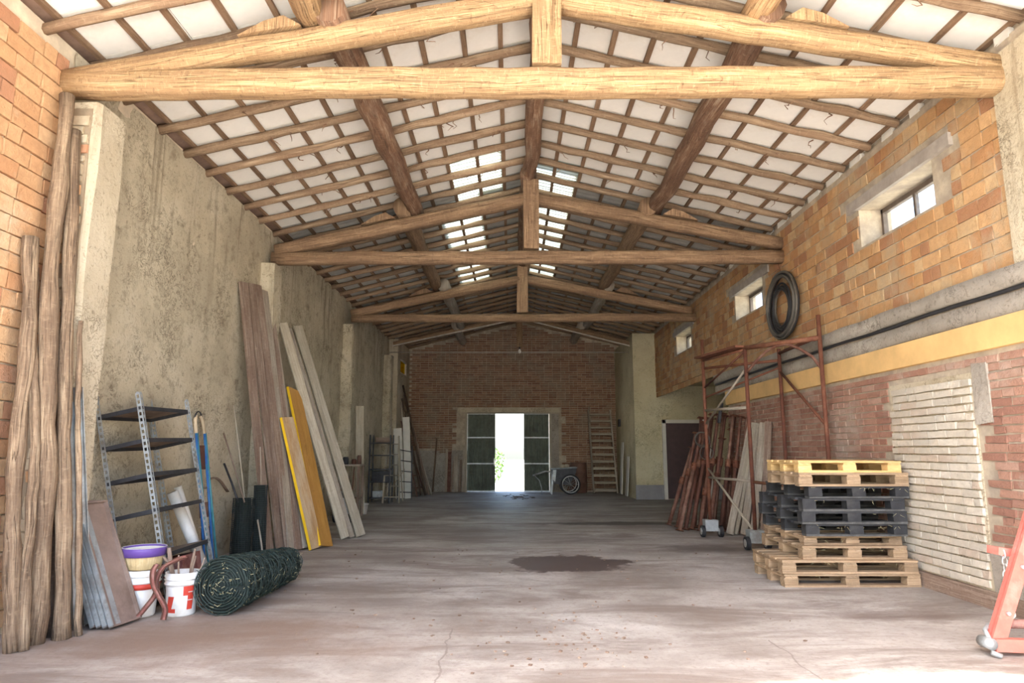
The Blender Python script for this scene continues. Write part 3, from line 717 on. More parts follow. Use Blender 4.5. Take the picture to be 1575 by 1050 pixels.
# ------------------------------------------------------------------ things on the left
def rough_pole(name, p0, p1, r0, r1, mt, label, crack=True, bend=.03, seg=22):
    p0 = Vector(p0); p1 = Vector(p1); pts = []; ph = rnd.uniform(0, 6)
    for i in range(seg+1):
        q = i/seg; p = p0.lerp(p1, q)
        e = math.sin(math.pi*q)
        pts.append(p+Vector((math.sin(q*5+ph)*bend*e+rnd.uniform(-.006,.006), math.cos(q*4+ph)*bend*e*.6, 0)))
    b = MB(); b.tube(pts, [(r0+(r1-r0)*i/seg)*(1+.1*math.sin(i*1.1+ph)+rnd.uniform(-.05,.05)) for i in range(seg+1)], 12, True, .06)
    o = b.build(name, mt, None, True, p0); return tag(o, label, 'pole', 'rough poles leaning at the front left')
rough_pole('wooden_pole', (-3.155, 4.47, 0), (-3.46, 4.62, 2.76), .047, .05, M['pole'], 'shortest rough pole, leaning on the orange brick wall, leftmost of the poles')
rough_pole('wooden_pole', (-3.10, 4.50, 0), (-3.43, 4.665, 2.55), .035, .028, M['pole'], 'thin split pole pressed against the shortest leftmost pole')
rough_pole('wooden_pole', (-3.145, 4.66, 0), (-3.40, 4.745, 3.93), .066, .05, M['pole'], 'tallest and thickest pole, its top just under the front roof truss', True, .035)
rough_pole('wooden_pole', (-3.155, 4.83, 0), (-3.43, 4.86, 2.25), .045, .035, M['pole_dark'], 'dark barked pole standing behind the tallest pole', True, .02)
rough_pole('wooden_pole', (-3.035, 4.77, 0), (-3.375, 4.82, 3.68), .05, .045, M['pole'], 'smooth pale pole, rightmost of the tall poles beside the plaster pillar', True, .015)
rough_pole('wooden_pole', (-2.975, 4.85, 0), (-3.20, 4.87, 2.2), .022, .018, M['pole'], 'thin stick standing right beside the rightmost tall pole', True, .01)
def channel(name, p0, p1, wd, mt, label):
    b = MB(); b.bar(p0, p1, wd, .012, (1,-.6,0), .0)
    p0 = Vector(p0); p1 = Vector(p1); d = (p1-p0).normalized(); sx = d.cross(Vector((1,-.6,0))).normalized()
    for s in (-1, 1):
        off = sx*s*wd*.45+Vector((.012,-.008,0)); b.bar(p0+off, p1+off, .006, .03, (1,-.6,0))
    return tag(b.build(name, mt, None, False, p0), label, 'metal bar', 'grey bars beside the poles')
channel('metal_bar', (-3.10, 5.02, .005), (-3.215, 4.87, 1.60), .05, M['metal_grey'], 'shorter grey metal bar, next to the thin stick, leaning on the pillar')
channel('metal_bar', (-3.10, 5.14, .005), (-3.19, 4.90, 1.71), .055, M['metal_grey'], 'longer grey metal bar leaning behind the stack of spare shelves')
# spare shelf trays leaning on edge
def tray(b0, b1, up, mt, label, i):
    b0 = Vector(b0); b1 = Vector(b1); up = Vector(up); u = (b1-b0); L = u.length; u.normalize()
    up = (up-u*up.dot(u)); H = up.length; upn = up/H; n = u.cross(upn)
    t = thing('shelf_tray', b0, label, 'shelf panel', 'spare shelf panels leaning together')
    Mx = Matrix((u, upn, n)).transposed()
    b = MB(); b.box(b0+u*L/2+upn*H/2, (L, H, .004), Mx); b.build('sheet', M['tray_rust'], t)
    b = MB(); b.box(b0+u*L*.30+upn*H/2+n*.003, (L*.16, H*.97, .004), Mx); b.build('worn_stripe', M['metal_grey'], t)
    for c, s in ((u*.006+upn*H/2+n*.014, (.012,H,.034)), (u*(L-.006)+upn*H/2+n*.014, (.012,H,.034)), (u*L/2+upn*.006+n*.014, (L,.012,.034)), (u*L/2+upn*(H-.006)+n*.014, (L,.012,.034))):
        b = MB(); b.box(b0+c, s, Mx); b.build('rim', M['metal_grey'] if s[1] > .1 and c.dot(u) < .1 else M['tray_rust'], t)
    return t
tl = ['backmost of the leaning shelf panels, against the metal bars', 'third of the leaning shelf panels from the front',
      'second of the leaning shelf panels, just behind the front one', 'front shelf panel with pale worn stripe, facing the bucket']
for i in range(4):
    dx = -.045*(3-i)
    tray((-2.84+dx, 4.985, .012), (-2.79+dx, 5.27, .012), (-.37, .16, .85), M['tray_rust'], tl[i], i)
# leaning shelving unit
un = thing('shelving_unit', (-2.9, 6.1, 0), 'tall grey slotted-angle shelving unit leaning back against the plaster wall', 'shelving unit')
P = Vector((-.225, -.02, 1)).normalized(); Wd = Vector((-1, 0, -.225)).normalized(); Ud = Vector((0, 1, .02)).normalized()
B0 = Vector((-2.775, 5.72, .0)); DW, DU = .385, .86
def post(o, sx, sy):
    nm = un
    b = MB()
    for k, (a, wd) in enumerate(((Wd*sx, 1), (Ud*sy, 1))):
        pass
    H = 1.78; Mx = Matrix((Wd*sx, Ud*sy, P)).transposed()
    # each angle flange is a ladder: two rails and bridges between the slots
    for fl in (0, 1):
        for e in (.004, .034):
            c = Vector((e, .0015, H/2)) if fl == 0 else Vector((.0015, e, H/2))
            s = (.010, .003, H) if fl == 0 else (.003, .010, H)
            b.box(o+Mx @ c, s, Mx)
        n = int(H/.05)
        for q in range(n+1):
            c = Vector((.019, .0015, q*H/n)) if fl == 0 else Vector((.0015, .019, q*H/n))
            s = (.024, .003, .022) if fl == 0 else (.003, .024, .022)
            b.box(o+Mx @ c, s, Mx)
    b.build('post', M['metal_grey'], un)
zfix = lambda o: o-P*(o.z/P.z) if o.z < 0 else o
corn = [(0,0,1,1), (DW,0,-1,1), (0,DU,1,-1), (DW,DU,-1,-1)]
for wq, uq, sx, sy in corn:
    o = B0+Wd*wq+Ud*uq; o = o-P*((o.z-.002)/P.z); post(o, sx, sy)
for k, h in enumerate((.10, .42, .80, 1.10, 1.39, 1.665)):
    c = B0+P*h+Wd*DW/2+Ud*DU/2; Mx = Matrix((Wd, Ud, P)).transposed()
    s_ = b = MB(); b.box(c, (DW-.01, DU-.01, .004), Mx); o = b.build('shelf', M['shelf_rust'], un)
    b = MB()
    for d, s in ((Wd*(DW/2-.004), (.004, DU-.012, .035)), (-Wd*(DW/2-.004), (.004, DU-.012, .035)), (Ud*(DU/2-.004), (DW-.012, .004, .035)), (-Ud*(DU/2-.004), (DW-.012, .004, .035))):
        b.box(c+d-P*.015, s, Mx)
    b.build('shelf_rim', M['metal_dark'], o)
# buckets
def bucket(c, r0, r1, h, label):
    t = thing('bucket', c, label, 'bucket')
    b = MB(); b.lathe([(0,.003),(r0,.0),(r0+.004,.01),(r0+(r1-r0)*.66,h*.66),(r1-.004,h*.72),(r1+.006,h*.73),(r1+.006,h*.755),(r1-.003,h*.765),(r1+.005,h*.82),(r1+.005,h*.84),(r1-.001,h*.85),(r1+.007,h*.90),(r1+.007,h*.93),(r1,h*.94),(r1+.005,h),(r1-.006,h),(r1-.012,h*.5),(r0-.006,.012),(0,.012)], 28, c)
    b.build('body', M['white_plastic'], t, True); return t
k1 = bucket((-2.875, 5.43, 0), .105, .13, .345, 'white bucket with red band, under the purple-rimmed tub')
b = MB(); b.lathe([(.1245,.205),(.1285,.205),(.131,.245),(.127,.245)], 28, (-2.875, 5.43, 0)); b.build('red_band', M['red_print'], k1, True)
b = MB(); b.ring((-2.875, 5.43, .30), .137, .003, 'Z', 20, 5, 0, math.pi*1.05, math.pi*1.95); b.build('bail_handle', M['steel'], k1, True)
k2 = bucket((-2.575, 5.47, 0), .10, .125, .32, 'white bucket with red emblem, full of dry sticks')
def on_cyl(b, cx, cy, r0, r1, pts_list, thick=.002):
    """flat print wrapped on a tapering bucket: list of quads (angle, z)"""
    for quad in pts_list:
        V = []
        for a, z, in quad:
            r = r0+(r1-r0)*z/.32*1.0+thick; V.append((cx+r*math.cos(a), cy+r*math.sin(a), z))
        b.add(V, [tuple(range(len(V)))], [[(0,0)]*len(V)])
b = MB(); A0 = math.radians(-75)
def q(a0, a1, z0, z1, sh=0): 
    n = 5; return [[(A0+a0+(a1-a0)*i/n, z0), (A0+a0+(a1-a0)*(i+1)/n, z0), (A0+a0+sh+(a1-a0)*(i+1)/n, z1), (A0+a0+sh+(a1-a0)*i/n, z1)] for i in range(n)]
on_cyl(b, -2.575, 5.47, .102, .126, q(.25, .95, .155, .225)+q(.55, .95, .05, .155))
b.build('red_emblem', M['red_print'], k2)
b = MB(); on_cyl(b, -2.575, 5.47, .102, .126, q(-1.0, -.55, .03, .15, .25)+q(-.55, -.2, .03, .06)); b.build('red_emblem', M['red_print'], k2)
b = MB()
for zz, r in ((.18, .116), (.12, .112)):
    b.ring((-2.575, 5.47, zz), r, .004, 'Z', 8, 4, 0, A0+.55, A0+.9)
b.build('emblem_curve', M['white_plastic'], k2)
b = MB(); b.ring((-2.575, 5.47, .27), .132, .003, 'Z', 20, 5, 0, math.pi*1.1, math.pi*1.9); b.build('bail_handle', M['steel'], k2, True)
# tub with purple rim standing on the first bucket
t = thing('tub', (-2.875, 5.43, .345), 'tan woven tub with purple rim, standing on the red-banded bucket', 'tub')
b = MB(); b.lathe([(0,.0),(.115,.0),(.125,.01),(.15,.12),(.145,.12),(.11,.012),(0,.012)], 28, (-2.875, 5.43, .346)); b.build('body', M['tan_basket'], t, True)
b = MB(); b.lathe([(.148,.10),(.156,.10),(.160,.15),(.158,.165),(.148,.165),(.145,.11)], 28, (-2.875, 5.43, .346)); b.build('rim', M['purple'], t, True)
b = MB(); b.lathe([(.0,.150),(.148,.152),(.150,.162),(.157,.168),(.160,.165)], 28, (-2.875, 5.43, .346)); b.build('lid', M['white_plastic'], t, True)
# sticks standing in the second bucket
for i, (dx, dy, ex, ey, h, r) in enumerate(((-.05,.0,-.12,-.02,.50,.018), (.02,.03,.05,.06,.48,.012), (.05,-.02,.10,-.03,.44,.008), (.0,-.04,-.02,-.06,.45,.008), (.06,.04,.15,.02,.42,.006))):
    p0 = Vector((-2.575+dx*.6, 5.47+dy*.6, .02)); p1 = Vector((-2.575+ex, 5.47+ey, h)); b = MB()
    b.tube([p0, p0.lerp(p1, .4)+Vector((.006,0,0)), p0.lerp(p1, .75)+Vector((-.006,.006,0)), p1], [r*1.1, r, r, r*.8], 8, True, .08)
    if i == 0: b.tube([p0.lerp(p1, .7), p0.lerp(p1, .78)+Vector((-.05,-.01,.03)), p0.lerp(p1, .85)+Vector((-.10,-.02,.04))], [.014,.012,.008], 7, True, .08)
    lab = ['thickest forked stick leaning in the emblem bucket', 'medium upright stick in the emblem bucket', 'thin twig on the right side of the emblem bucket', 'thin twig at the front of the emblem bucket', 'thinnest twig bending out to the right of the emblem bucket'][i]
    tag(b.build('stick', M['plank_brown'], None, True, p0), lab, 'stick', 'sticks in the bucket')
# two curved red rails crossing in front of the buckets
def rail(pts, lab):
    t = thing('curved_rail', pts[0], lab, 'metal rail', 'curved red rails by the buckets')
    P_ = [Vector(p) for p in pts]; fine = []
    for i in range(len(P_)-1):
        p0 = P_[max(i-1,0)]; p1 = P_[i]; p2 = P_[i+1]; p3 = P_[min(i+2, len(P_)-1)]
        for k in range(6):
            q_ = k/6; fine.append(.5*((2*p1)+(p2-p0)*q_+(2*p0-5*p1+4*p2-p3)*q_*q_+(3*p1-p0-3*p2+p3)*q_**3))
    fine.append(P_[-1])
    b = MB(); b.tube(fine, .015, 10, True, .04, False, 1.0, 3.5); b.build('web', M['red_dull'], t, True)
    for s in (-1, 1):
        b = MB(); b.tube([p+Vector((s*.017, -.012, 0)) for p in fine], .006, 6); b.build('flange', M['rust_red'], t, True)
    return t
rail([(-2.80, 5.27, .02), (-2.735, 5.27, .10), (-2.67, 5.27, .20), (-2.675, 5.27, .30), (-2.63, 5.27, .385), (-2.53, 5.28, .44), (-2.475, 5.28, .455)], 'curved red rail bending right at its top, in front of the buckets')
rail([(-2.575, 5.22, .02), (-2.57, 5.22, .10), (-2.625, 5.22, .19), (-2.67, 5.22, .27), (-2.68, 5.22, .36), (-2.66, 5.23, .41)], 'straighter red rail crossing in front, ending lower than the curved one')
# roll of green wire mesh lying on the floor
a = Vector((-2.245, 5.42, .222)); e = Vector((-2.20, 6.78, .16)); L = (e-a).length; ax = (e-a).normalized()
sx = ax.cross(Vector((0,0,1))).normalized(); sz = sx.cross(ax)
t = thing('wire_mesh_roll', (a.x, a.y, 0), 'thick roll of green coated wire mesh lying on the floor', 'wire mesh roll')
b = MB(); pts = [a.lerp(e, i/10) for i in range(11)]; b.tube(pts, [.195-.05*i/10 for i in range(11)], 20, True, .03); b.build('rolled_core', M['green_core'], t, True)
b = MB()
for k in range(74):
    q_ = k/73; c = a.lerp(e, q_); R = .208-.055*q_; ph = rnd.uniform(0, 6); pts = []
    for i in range(26):
        an = 2*math.pi*i/26; rr = R+.010*math.sin(an*3+ph)+rnd.uniform(-.006,.008)
        pts.append(c+sx*math.cos(an)*rr+sz*math.sin(an)*rr+ax*(.02*math.sin(an*2+ph)+rnd.uniform(-.008,.008)))
    b.tube(pts, .0032, 4, False, 0, True)
for k in range(40):
    an = 2*math.pi*k/40+rnd.uniform(-.05,.05); pts = []
    for i in range(15):
        q_ = i/14; R = .212-.055*q_+rnd.uniform(-.006,.008); a2 = an+.1*math.sin(q_*22+k)
        pts.append(a.lerp(e, q_)+sx*math.cos(a2)*R+sz*math.sin(a2)*R)
    b.tube(pts, .003, 4)
stuff(b.build('wires', M['green_wire'], t, True))
b = MB()
for turn in range(9):                       # spiral layers showing on the near end
    R = .03+.021*turn; pts = []
    for i in range(30):
        an = 2*math.pi*i/30; pts.append(a-ax*(.012+rnd.uniform(0,.012))+sx*math.cos(an)*(R+.021*i/30+rnd.uniform(-.004,.004))+sz*math.sin(an)*(R+.021*i/30+rnd.uniform(-.004,.004)))
    b.tube(pts, .004, 4)
for k in range(60):
    an = rnd.uniform(0, 6.28); R = rnd.uniform(.02,.2); p = a-ax*.015+sx*math.cos(an)*R+sz*math.sin(an)*R
    b.tube([p, p+Vector((rnd.uniform(-.04,.04), -rnd.uniform(.0,.03), rnd.uniform(-.04,.04)))], .0028, 4)
stuff(b.build('end_coils', M['green_wire'], t, True))
b = MB()
for k in range(170):
    q_ = rnd.random()**1.3; an = rnd.uniform(-1.9, .6); R = .212-.055*q_
    p = a.lerp(e, q_)+sx*math.cos(an)*R+sz*math.sin(an)*R
    if k < 50: an = rnd.uniform(0, 6.28); p = a-ax*.03+sx*math.cos(an)*rnd.uniform(.0,.2)+sz*math.sin(an)*rnd.uniform(0,.2)
    p.z = max(p.z, .02)
    b.tube([p, p+Vector((rnd.uniform(-.03,.03), rnd.uniform(-.04,.04), rnd.uniform(-.02,.035)))], [.0025,.0012], 4)
stuff(b.build('dry_grass_bits', M['grass_bit'], t))
# dark upright rolls of mesh with rods
def up_roll(c, top, r, lab):
    c = Vector(c); top = Vector(top); t = thing('upright_mesh_roll', c, lab, 'wire mesh roll', 'dark mesh rolls standing by the wall')
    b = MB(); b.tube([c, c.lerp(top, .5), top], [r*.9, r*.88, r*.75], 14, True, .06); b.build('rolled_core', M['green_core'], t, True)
    b = MB(); ax_ = (top-c).normalized(); x_ = ax_.cross(Vector((0,1,0))).normalized(); z_ = x_.cross(ax_)
    for k in range(34):
        p = c.lerp(top, k/33)
        b.tube([p+x_*math.cos(2*math.pi*i/16)*(r+rnd.uniform(-.006,.006))+z_*math.sin(2*math.pi*i/16)*(r+rnd.uniform(-.006,.006)) for i in range(16)], .003, 4, False, 0, True)
    for k in range(22):
        an = 2*math.pi*k/22; b.tube([c.lerp(top, i/6)+x_*math.cos(an+.06*math.sin(i*2+k))*r+z_*math.sin(an+.06*math.sin(i*2+k))*r for i in range(7)], .003, 4)
    stuff(b.build('wires', M['black_mesh'], t, True))
up_roll((-3.15, 8.05, 0), (-3.17, 8.1, .70), .115, 'thicker dark mesh roll standing upright, left of the pair by the wall')
up_roll((-2.99, 8.2, 0), (-3.03, 8.25, .84), .075, 'slimmer taller dark mesh roll, right of the upright pair')
def rod(name, p0, p1, r, mt, lab, cat='rod', group='thin rods standing in the mesh rolls', tip=None):
    b = MB(); b.tube([p0, Vector(p0).lerp(Vector(p1), .5)+Vector((.006,.0,0)), p1], r, 6)
    o = b.build(name, mt, None, True, p0); return tag(o, lab, cat, group)
rod('thin_rod', (-3.07, 8.16, .02), (-3.40, 8.2, 1.80), .009, M['plank_pale'], 'longest pale rod rising from between the dark mesh rolls')
rod('thin_rod', (-3.11, 7.98, .66), (-3.46, 8.1, 1.46), .009, M['plank_brown'], 'brown rod with the dark wrapped tip, left of the longest pale rod')
rod('thin_rod', (-3.19, 8.0, .66), (-3.45, 8.15, 1.10), .013, M['metal_dark'], 'short black rod leaning left out of the thicker mesh roll')
rod('thin_rod', (-3.04, 8.3, .72), (-3.10, 8.34, 1.30), .007, M['plank_grey'], 'short grey rod standing straight up behind the slimmer mesh roll')
rod('thin_rod', (-2.86, 8.0, .01), (-3.0, 8.12, .45), .011, M['plank_grey'], 'grey rod propped low against the right side of the slimmer mesh roll')
# white tubes in the shelving unit
for p0, p1, r, lab in (((-2.93, 6.75, .02), (-3.25, 6.55, .86), .05, 'thicker white plastic tube leaning in the shelving unit'), ((-3.04, 6.95, .02), (-3.30, 6.75, .90), .036, 'thinner white plastic tube behind the thicker one in the shelving unit')):
    p0 = Vector(p0); p1 = Vector(p1); b = MB(); d = (p1-p0)
    b.tube([p0, p1, p1-d*.001, p0+d*.02], [r, r, r*.88, r*.88], 18, True)
    tag(b.build('plastic_tube', M['white_plastic'], None, True, p0), lab, 'tube', 'white plastic tubes')
# folded blue frame with pale bent-wood top
t = thing('folded_chair', (-3.3, 7.45, 0), 'blue folded frame chair with bent pale wooden top, leaning on the plaster wall', 'folding chair')
for dy in (-.10, .10):
    for q_, mt in ((0, 'blue'), (.035, 'teal')):
        b = MB(); b.tube([(-3.22+q_*.7, 7.42+dy+q_, .005), (-3.44, 7.45+dy+q_*.6, 1.45)], .014, 8); b.build('leg', M[mt], t, True)
    b = MB(); b.tube([(-3.44, 7.45+dy, 1.44), (-3.465, 7.45+dy*.9, 1.58), (-3.475, 7.45+dy*.5, 1.63)], .019, 8); b.build('grip', M['pale_wood'], t, True)
b = MB(); b.ring((-3.475, 7.45, 1.60), .08, .008, 'X', 12, 6, 0, 0, math.pi); b.build('top_loop', M['metal_dark'], t, True)
for zz, h, mt in ((1.18, .26, 'rust_red'), (.62, .16, 'rust_red'), (.36, .2, 'rust_red')):
    b = MB(); x = -3.23-.21*zz/1.45; b.box((x-.012, 7.45, zz), (.012, .22, h), Matrix.Rotation(-.10, 3, 'Y'), .003); b.build('rusty_plate', M[mt], t)
for zz in (.2, .45, .85): b = MB(); b.tube([(-3.24-.21*zz/1.45, 7.31, zz), (-3.24-.21*zz/1.45, 7.57, zz)], .013, 8); b.build('rung', M['plank_grey'], t, True)
b = MB(); pts = [(-3.44+.0*i, 7.72+.07*i, .90+.075*math.sin(i*.42+.3)-.012*i) for i in range(9)]
b.tube(pts, .022, 8, True, .05, False, .5); tag(b.build('curved_strap', M['plank_brown'], None, True, pts[0]), 'brown curved strap fixed across the wall behind the blue folded chair', 'strap')
# red box on the bottom of the shelving
b = MB(); b.box((-2.97, 6.25, .23), (.20, .34, .19), Matrix.Rotation(-.16, 3, 'Y'), .004)
tag(b.build('crate', M['red_dull'], None, False, (-2.97, 6.25, .13)), 'dull red box on the lowest shelf of the grey shelving unit', 'box')
# planks
def plank(b0, t0, wd, th, mt, lab, grp, face=(1,-.35,0), cat='plank', name='plank'):
    b0 = Vector(b0); t0 = Vector(t0); b = MB(); d = (t0-b0); n = 8
    up = Vector(face); sx = d.normalized().cross(up).normalized(); nz = sx.cross(d.normalized())
    V = []; F = []; U = []; u0 = rnd.uniform(0, 9); bow = rnd.uniform(-.012,.012)
    for i in range(n+1):
        p = b0+d*i/n+nz*bow*math.sin(math.pi*i/n)
        for a_, c_ in ((-1,-1),(1,-1),(1,1),(-1,1)): V.append(p+sx*(a_*wd/2+rnd.uniform(-.002,.002))+nz*(c_*th/2+rnd.uniform(-.001,.001)))
    L_ = d.length/n; cs = [0, wd, wd+th, 2*wd+th, 2*wd+2*th]
    for i in range(n):
        for k in range(4):
            F.append((i*4+k, i*4+(k+1) % 4, i*4+4+(k+1) % 4, i*4+4+k)); U.append([(cs[k]+u0, i*L_+u0), (cs[k+1]+u0, i*L_+u0), (cs[k+1]+u0, (i+1)*L_+u0), (cs[k]+u0, (i+1)*L_+u0)])
    F += [(3,2,1,0), (n*4, n*4+1, n*4+2, n*4+3)]; U += [[(0,0)]*4]*2
    b.add(V, F, U); o = b.build(name, mt, None, False, b0); return tag(o, lab, cat, grp)
g = 'weathered planks leaning on the left wall'
pl = [((-2.99, 8.55), (-3.46, 8.38, 3.39), .13, 'plank_brown', 'leftmost weathered plank of the tall bundle, dark bark-edged'),
      ((-2.89, 8.66), (-3.45, 8.60, 3.43), .12, 'plank_brown', 'second weathered plank from the left in the tall bundle'),
      ((-2.80, 8.72), (-3.44, 8.80, 3.46), .12, 'plank_brown', 'third weathered plank from the left in the tall bundle'),
      ((-2.77, 8.72), (-3.44, 9.04, 3.44), .13, 'plank_grey', 'fourth weathered plank from the left, greyer than its neighbours'),
      ((-2.71, 8.80), (-3.44, 9.26, 3.35), .12, 'plank_brown', 'fifth weathered plank from the left, reddish toward its top'),
      ((-2.65, 8.92), (-3.44, 9.44, 3.10), .11, 'plank_grey', 'rightmost weathered plank of the tall bundle, beside the yellow boards')]
for (bx, by), tp, wd, mt, lab in pl: plank((bx, by, .02), tp, wd, .035, M[mt], lab, g)
g = 'yellow formwork boards'
def yboard(b0, t0, wd, mt, lab, worn):
    o = plank(b0, t0, wd, .028, M[mt], lab, g, (1,-.30,0), 'formwork board', 'formwork_board')
    d = (Vector(t0)-Vector(b0)).normalized(); up = Vector((1,-.30,0)); sx = d.cross(up).normalized(); nz = sx.cross(d)
    if sx.y > 0: sx = -sx
    b = MB(); off = sx*(wd/2+.004)+nz*.002
    b.bar(Vector(b0)+off, Vector(t0)+off, .010, .034, up); b.build('yellow_edge', M['yellow_edge'], o)
    return o
yboard((-2.445, 9.12, .015), (-3.17, 9.70, 2.13), .30, 'yellow_board', 'taller clean yellow formwork board, behind the worn one', False)
yboard((-2.525, 8.93, .015), (-3.005, 8.97, 1.69), .25, 'yellow_board_worn', 'shorter scuffed yellow formwork board standing in front', True)
g = 'pale boards leaning right of the yellow boards'
plank((-2.395, 9.93, .02), (-3.42, 9.80, 3.13), .14, .03, M['plank_pale'], 'left pale board, ending behind the yellow formwork boards', g, (1,-.9,0))
plank((-2.315, 9.99, .02), (-3.42, 10.10, 3.10), .07, .04, M['plank_grey'], 'narrow greyish board between the two wide pale boards', g, (1,-.9,0))
plank((-2.225, 10.16, .02), (-3.40, 10.42, 3.20), .15, .035, M['plank_pale'], 'right pale board, widest and frontmost, leaning furthest into the room', g, (1,-.9,0))
# clutter further back on the left
t = thing('side_stand', (-3.1, 13.25, 0), 'small wooden stand cluttered with jars, in front of the third pillar', 'stand')
b = MB(); b.box((-3.12, 13.25, .98), (.42, .45, .03)); b.build('top', M['plank_grey'], t)
for dx in (-.18, .18):
    for dy in (-.19, .19): b = MB(); b.box((-3.12+dx, 13.25+dy, .485), (.04,.04,.96)); b.build('leg', M['plank_brown'], t)
b = MB(); b.box((-3.12, 13.25, .35), (.38, .42, .02)); b.build('shelf', M['plank_brown'], t)
for i, (dx, dy, r, h, mt, lab) in enumerate(((-.1, -.1, .06, .14, 'metal_dark', 'dark tin at the left end of the small wooden stand'), (.06, -.08, .05, .1, 'rust_red', 'short rusty tin on the middle of the small wooden stand'), (.12, .1, .045, .17, 'brown_barrel', 'tall brown jar at the right end of the small wooden stand'))):
    c = (-3.12+dx, 13.25+dy, .996); b = MB(); b.lathe([(0,0),(r,0),(r,h*.8),(r*.8,h*.9),(r*.8,h),(0,h)], 14, c); tag(b.build('tin', M[mt], None, True, c), lab, 'tin', 'tins on the small wooden stand')
c = (-3.0, 13.8, 0); t = thing('planter_pot', c, 'white plastic pot holding upright sticks, beside the third pillar', 'pot')
b = MB(); b.lathe([(0,0),(.085,0),(.11,.18),(.125,.18),(.125,.21),(.105,.21),(.08,.03),(0,.03)], 20, c); b.build('body', M['white_plastic'], t, True)
plank((-3.05, 13.8, .035), (-3.16, 13.95, .95), .06, .03, M['rust_red'], 'red batten standing in the white pot', None, (1,-1,0), 'batten', 'red_batten')
plank((-2.99, 13.55, .02), (-3.10, 13.64, 2.15), .17, .03, M['plank_pale'], 'pale upright board leaning on the third pillar', None, (1,-1.4,0), 'plank', 'plank')
t = thing('garden_machine', (-2.95, 12.2, 0), 'small blue-white machine with black wheels, half hidden behind the pale boards', 'machine')
b = MB(); b.box((-2.98, 12.2, .30), (.22, .34, .26), None, .012); b.build('housing', M['metal_grey'], t)
b = MB(); b.box((-2.98, 12.2, .48), (.18, .26, .1), None, .012); b.build('engine_cover', M['metal_dark'], t)
for dx in (-.14, .14): b = MB(); b.ring((-2.98+dx, 12.15, .12), .085, .035, 'X', 18, 8); b.build('wheel', M['rubber'], t, True)
for dx in (-.1, .1): b = MB(); b.tube([(-2.98+dx, 12.3, .4), (-3.02+dx, 12.6, .95)], .012, 6); b.build('handle', M['rust_red'], t, True)
# dark open shelving rack, stepladder, ladders, boards near the far left
t = thing('wire_rack', (-3.25, 16.75, 0), 'dark open metal rack with five shelves near the far left pillar', 'rack')
for x in (-3.48, -2.98):
    for y in (16.6, 17.0): b = MB(); b.box((x, y, .82), (.03,.03,1.64)); b.build('post', M['metal_dark'], t)
for z in (.12, .50, .80, 1.14, 1.44): b = MB(); b.box((-3.23, 16.8, z), (.5,.42,.025)); b.build('shelf', M['metal_dark'], t)
for c, s, mt, lab in (((-3.2, 16.8, .64), (.42,.3,.24), 'metal_dark', 'black toolbox on the second lowest shelf of the dark rack'), ((-3.3, 16.8, .21), (.2,.24,.15), 'metal_grey', 'grey box on the bottom shelf of the dark rack'), ((-3.18, 16.8, 1.52), (.36,.25,.12), 'plank_brown', 'brown box on the top shelf of the dark rack')):
    b = MB(); b.box(c, s, None, .006); tag(b.build('box', M[mt], None, False, (c[0], c[1], c[2]-s[2]/2)), lab, 'box', 'boxes on the dark rack')
def ladder(b0, b1, t0, t1, n, mt, lab, r=.02, cat='ladder', grp=None, rr=None):
    b0, b1, t0, t1 = map(Vector, (b0, b1, t0, t1)); t = thing('ladder', (b0+b1)/2, lab, cat, grp)
    for p, q_ in ((b0, t0), (b1, t1)): b = MB(); b.bar(p, q_, r*1.4, r*2.2, (0,1,0)); b.build('rail', mt, t)
    for i in range(n):
        f = (i+.7)/(n+.3); b = MB(); b.tube([b0.lerp(t0, f), b1.lerp(t1, f)], rr or r*.8, 6); b.build('rung', mt, t, True)
    return t
st = thing('stepladder', (-2.95, 17.0, 0), 'pale wooden stepladder standing half open beside the dark rack', 'stepladder')
for p, q_ in (((-3.12, 16.55, 0), (-3.10, 16.85, 1.62)), ((-2.72, 16.55, 0), (-2.82, 16.85, 1.62))): b = MB(); b.bar(p, q_, .035, .05, (0,1,0)); b.build('rail', M['plank_pale'], st)
for i in range(6): f = (i+.6)/6.4; b = MB(); p = Vector((-3.12, 16.55, 0)).lerp(Vector((-3.10, 16.85, 1.62)), f); q_ = Vector((-2.72, 16.55, 0)).lerp(Vector((-2.82, 16.85, 1.62)), f); b.bar(p, q_, .07, .022, (0,0,1)); b.build('tread', M['plank_pale'], st)
for p, q_ in (((-3.2, 17.35, 0), (-3.08, 16.9, 1.6)), ((-2.76, 17.35, 0), (-2.84, 16.9, 1.6))): b = MB(); b.bar(p, q_, .03, .04, (0,1,0)); b.build('rear_leg', M['plank_pale'], st)
b = MB(); b.tube([(-3.2, 17.3, .1), (-2.72, 17.3, .8)], .012, 6); b.build('brace', M['plank_grey'], st)
for i, (x, z, wd) in enumerate(((-3.08, 1.85, .22), (-2.86, 2.15, .18))):
    plank((x+.14, 18.0, .02), (x-.0, 18.16, z), wd, .03, M['white_paint'], ('shorter' if i == 0 else 'taller')+' white board leaning on the far left pillar', 'white boards on the far left pillar', (0,-1,0), 'board', 'white_board')
ladder((-2.98, 17.85, 0), (-2.62, 17.85, 0), (-3.02, 18.02, 1.45), (-2.66, 18.02, 1.38), 5, M['metal_dark'], 'short dark ladder standing in front of the white boards', .016)
ladder((-2.86, 19.1, 0), (-2.72, 19.5, 0), (-3.17, 19.2, 2.6), (-3.17, 19.55, 2.6), 8, M['plank_grey'], 'grey ladder leaning on the end bay wall behind the white boards', .02)
ladder((-2.62, 19.0, 0), (-2.48, 19.5, 0), (-3.18, 19.3, 2.1), (-3.18, 19.75, 2.1), 6, M['rust_red'], 'reddish ladder leaning on the end bay wall, nearer the room centre', .02)
g = 'long poles leaning at the far left corner'
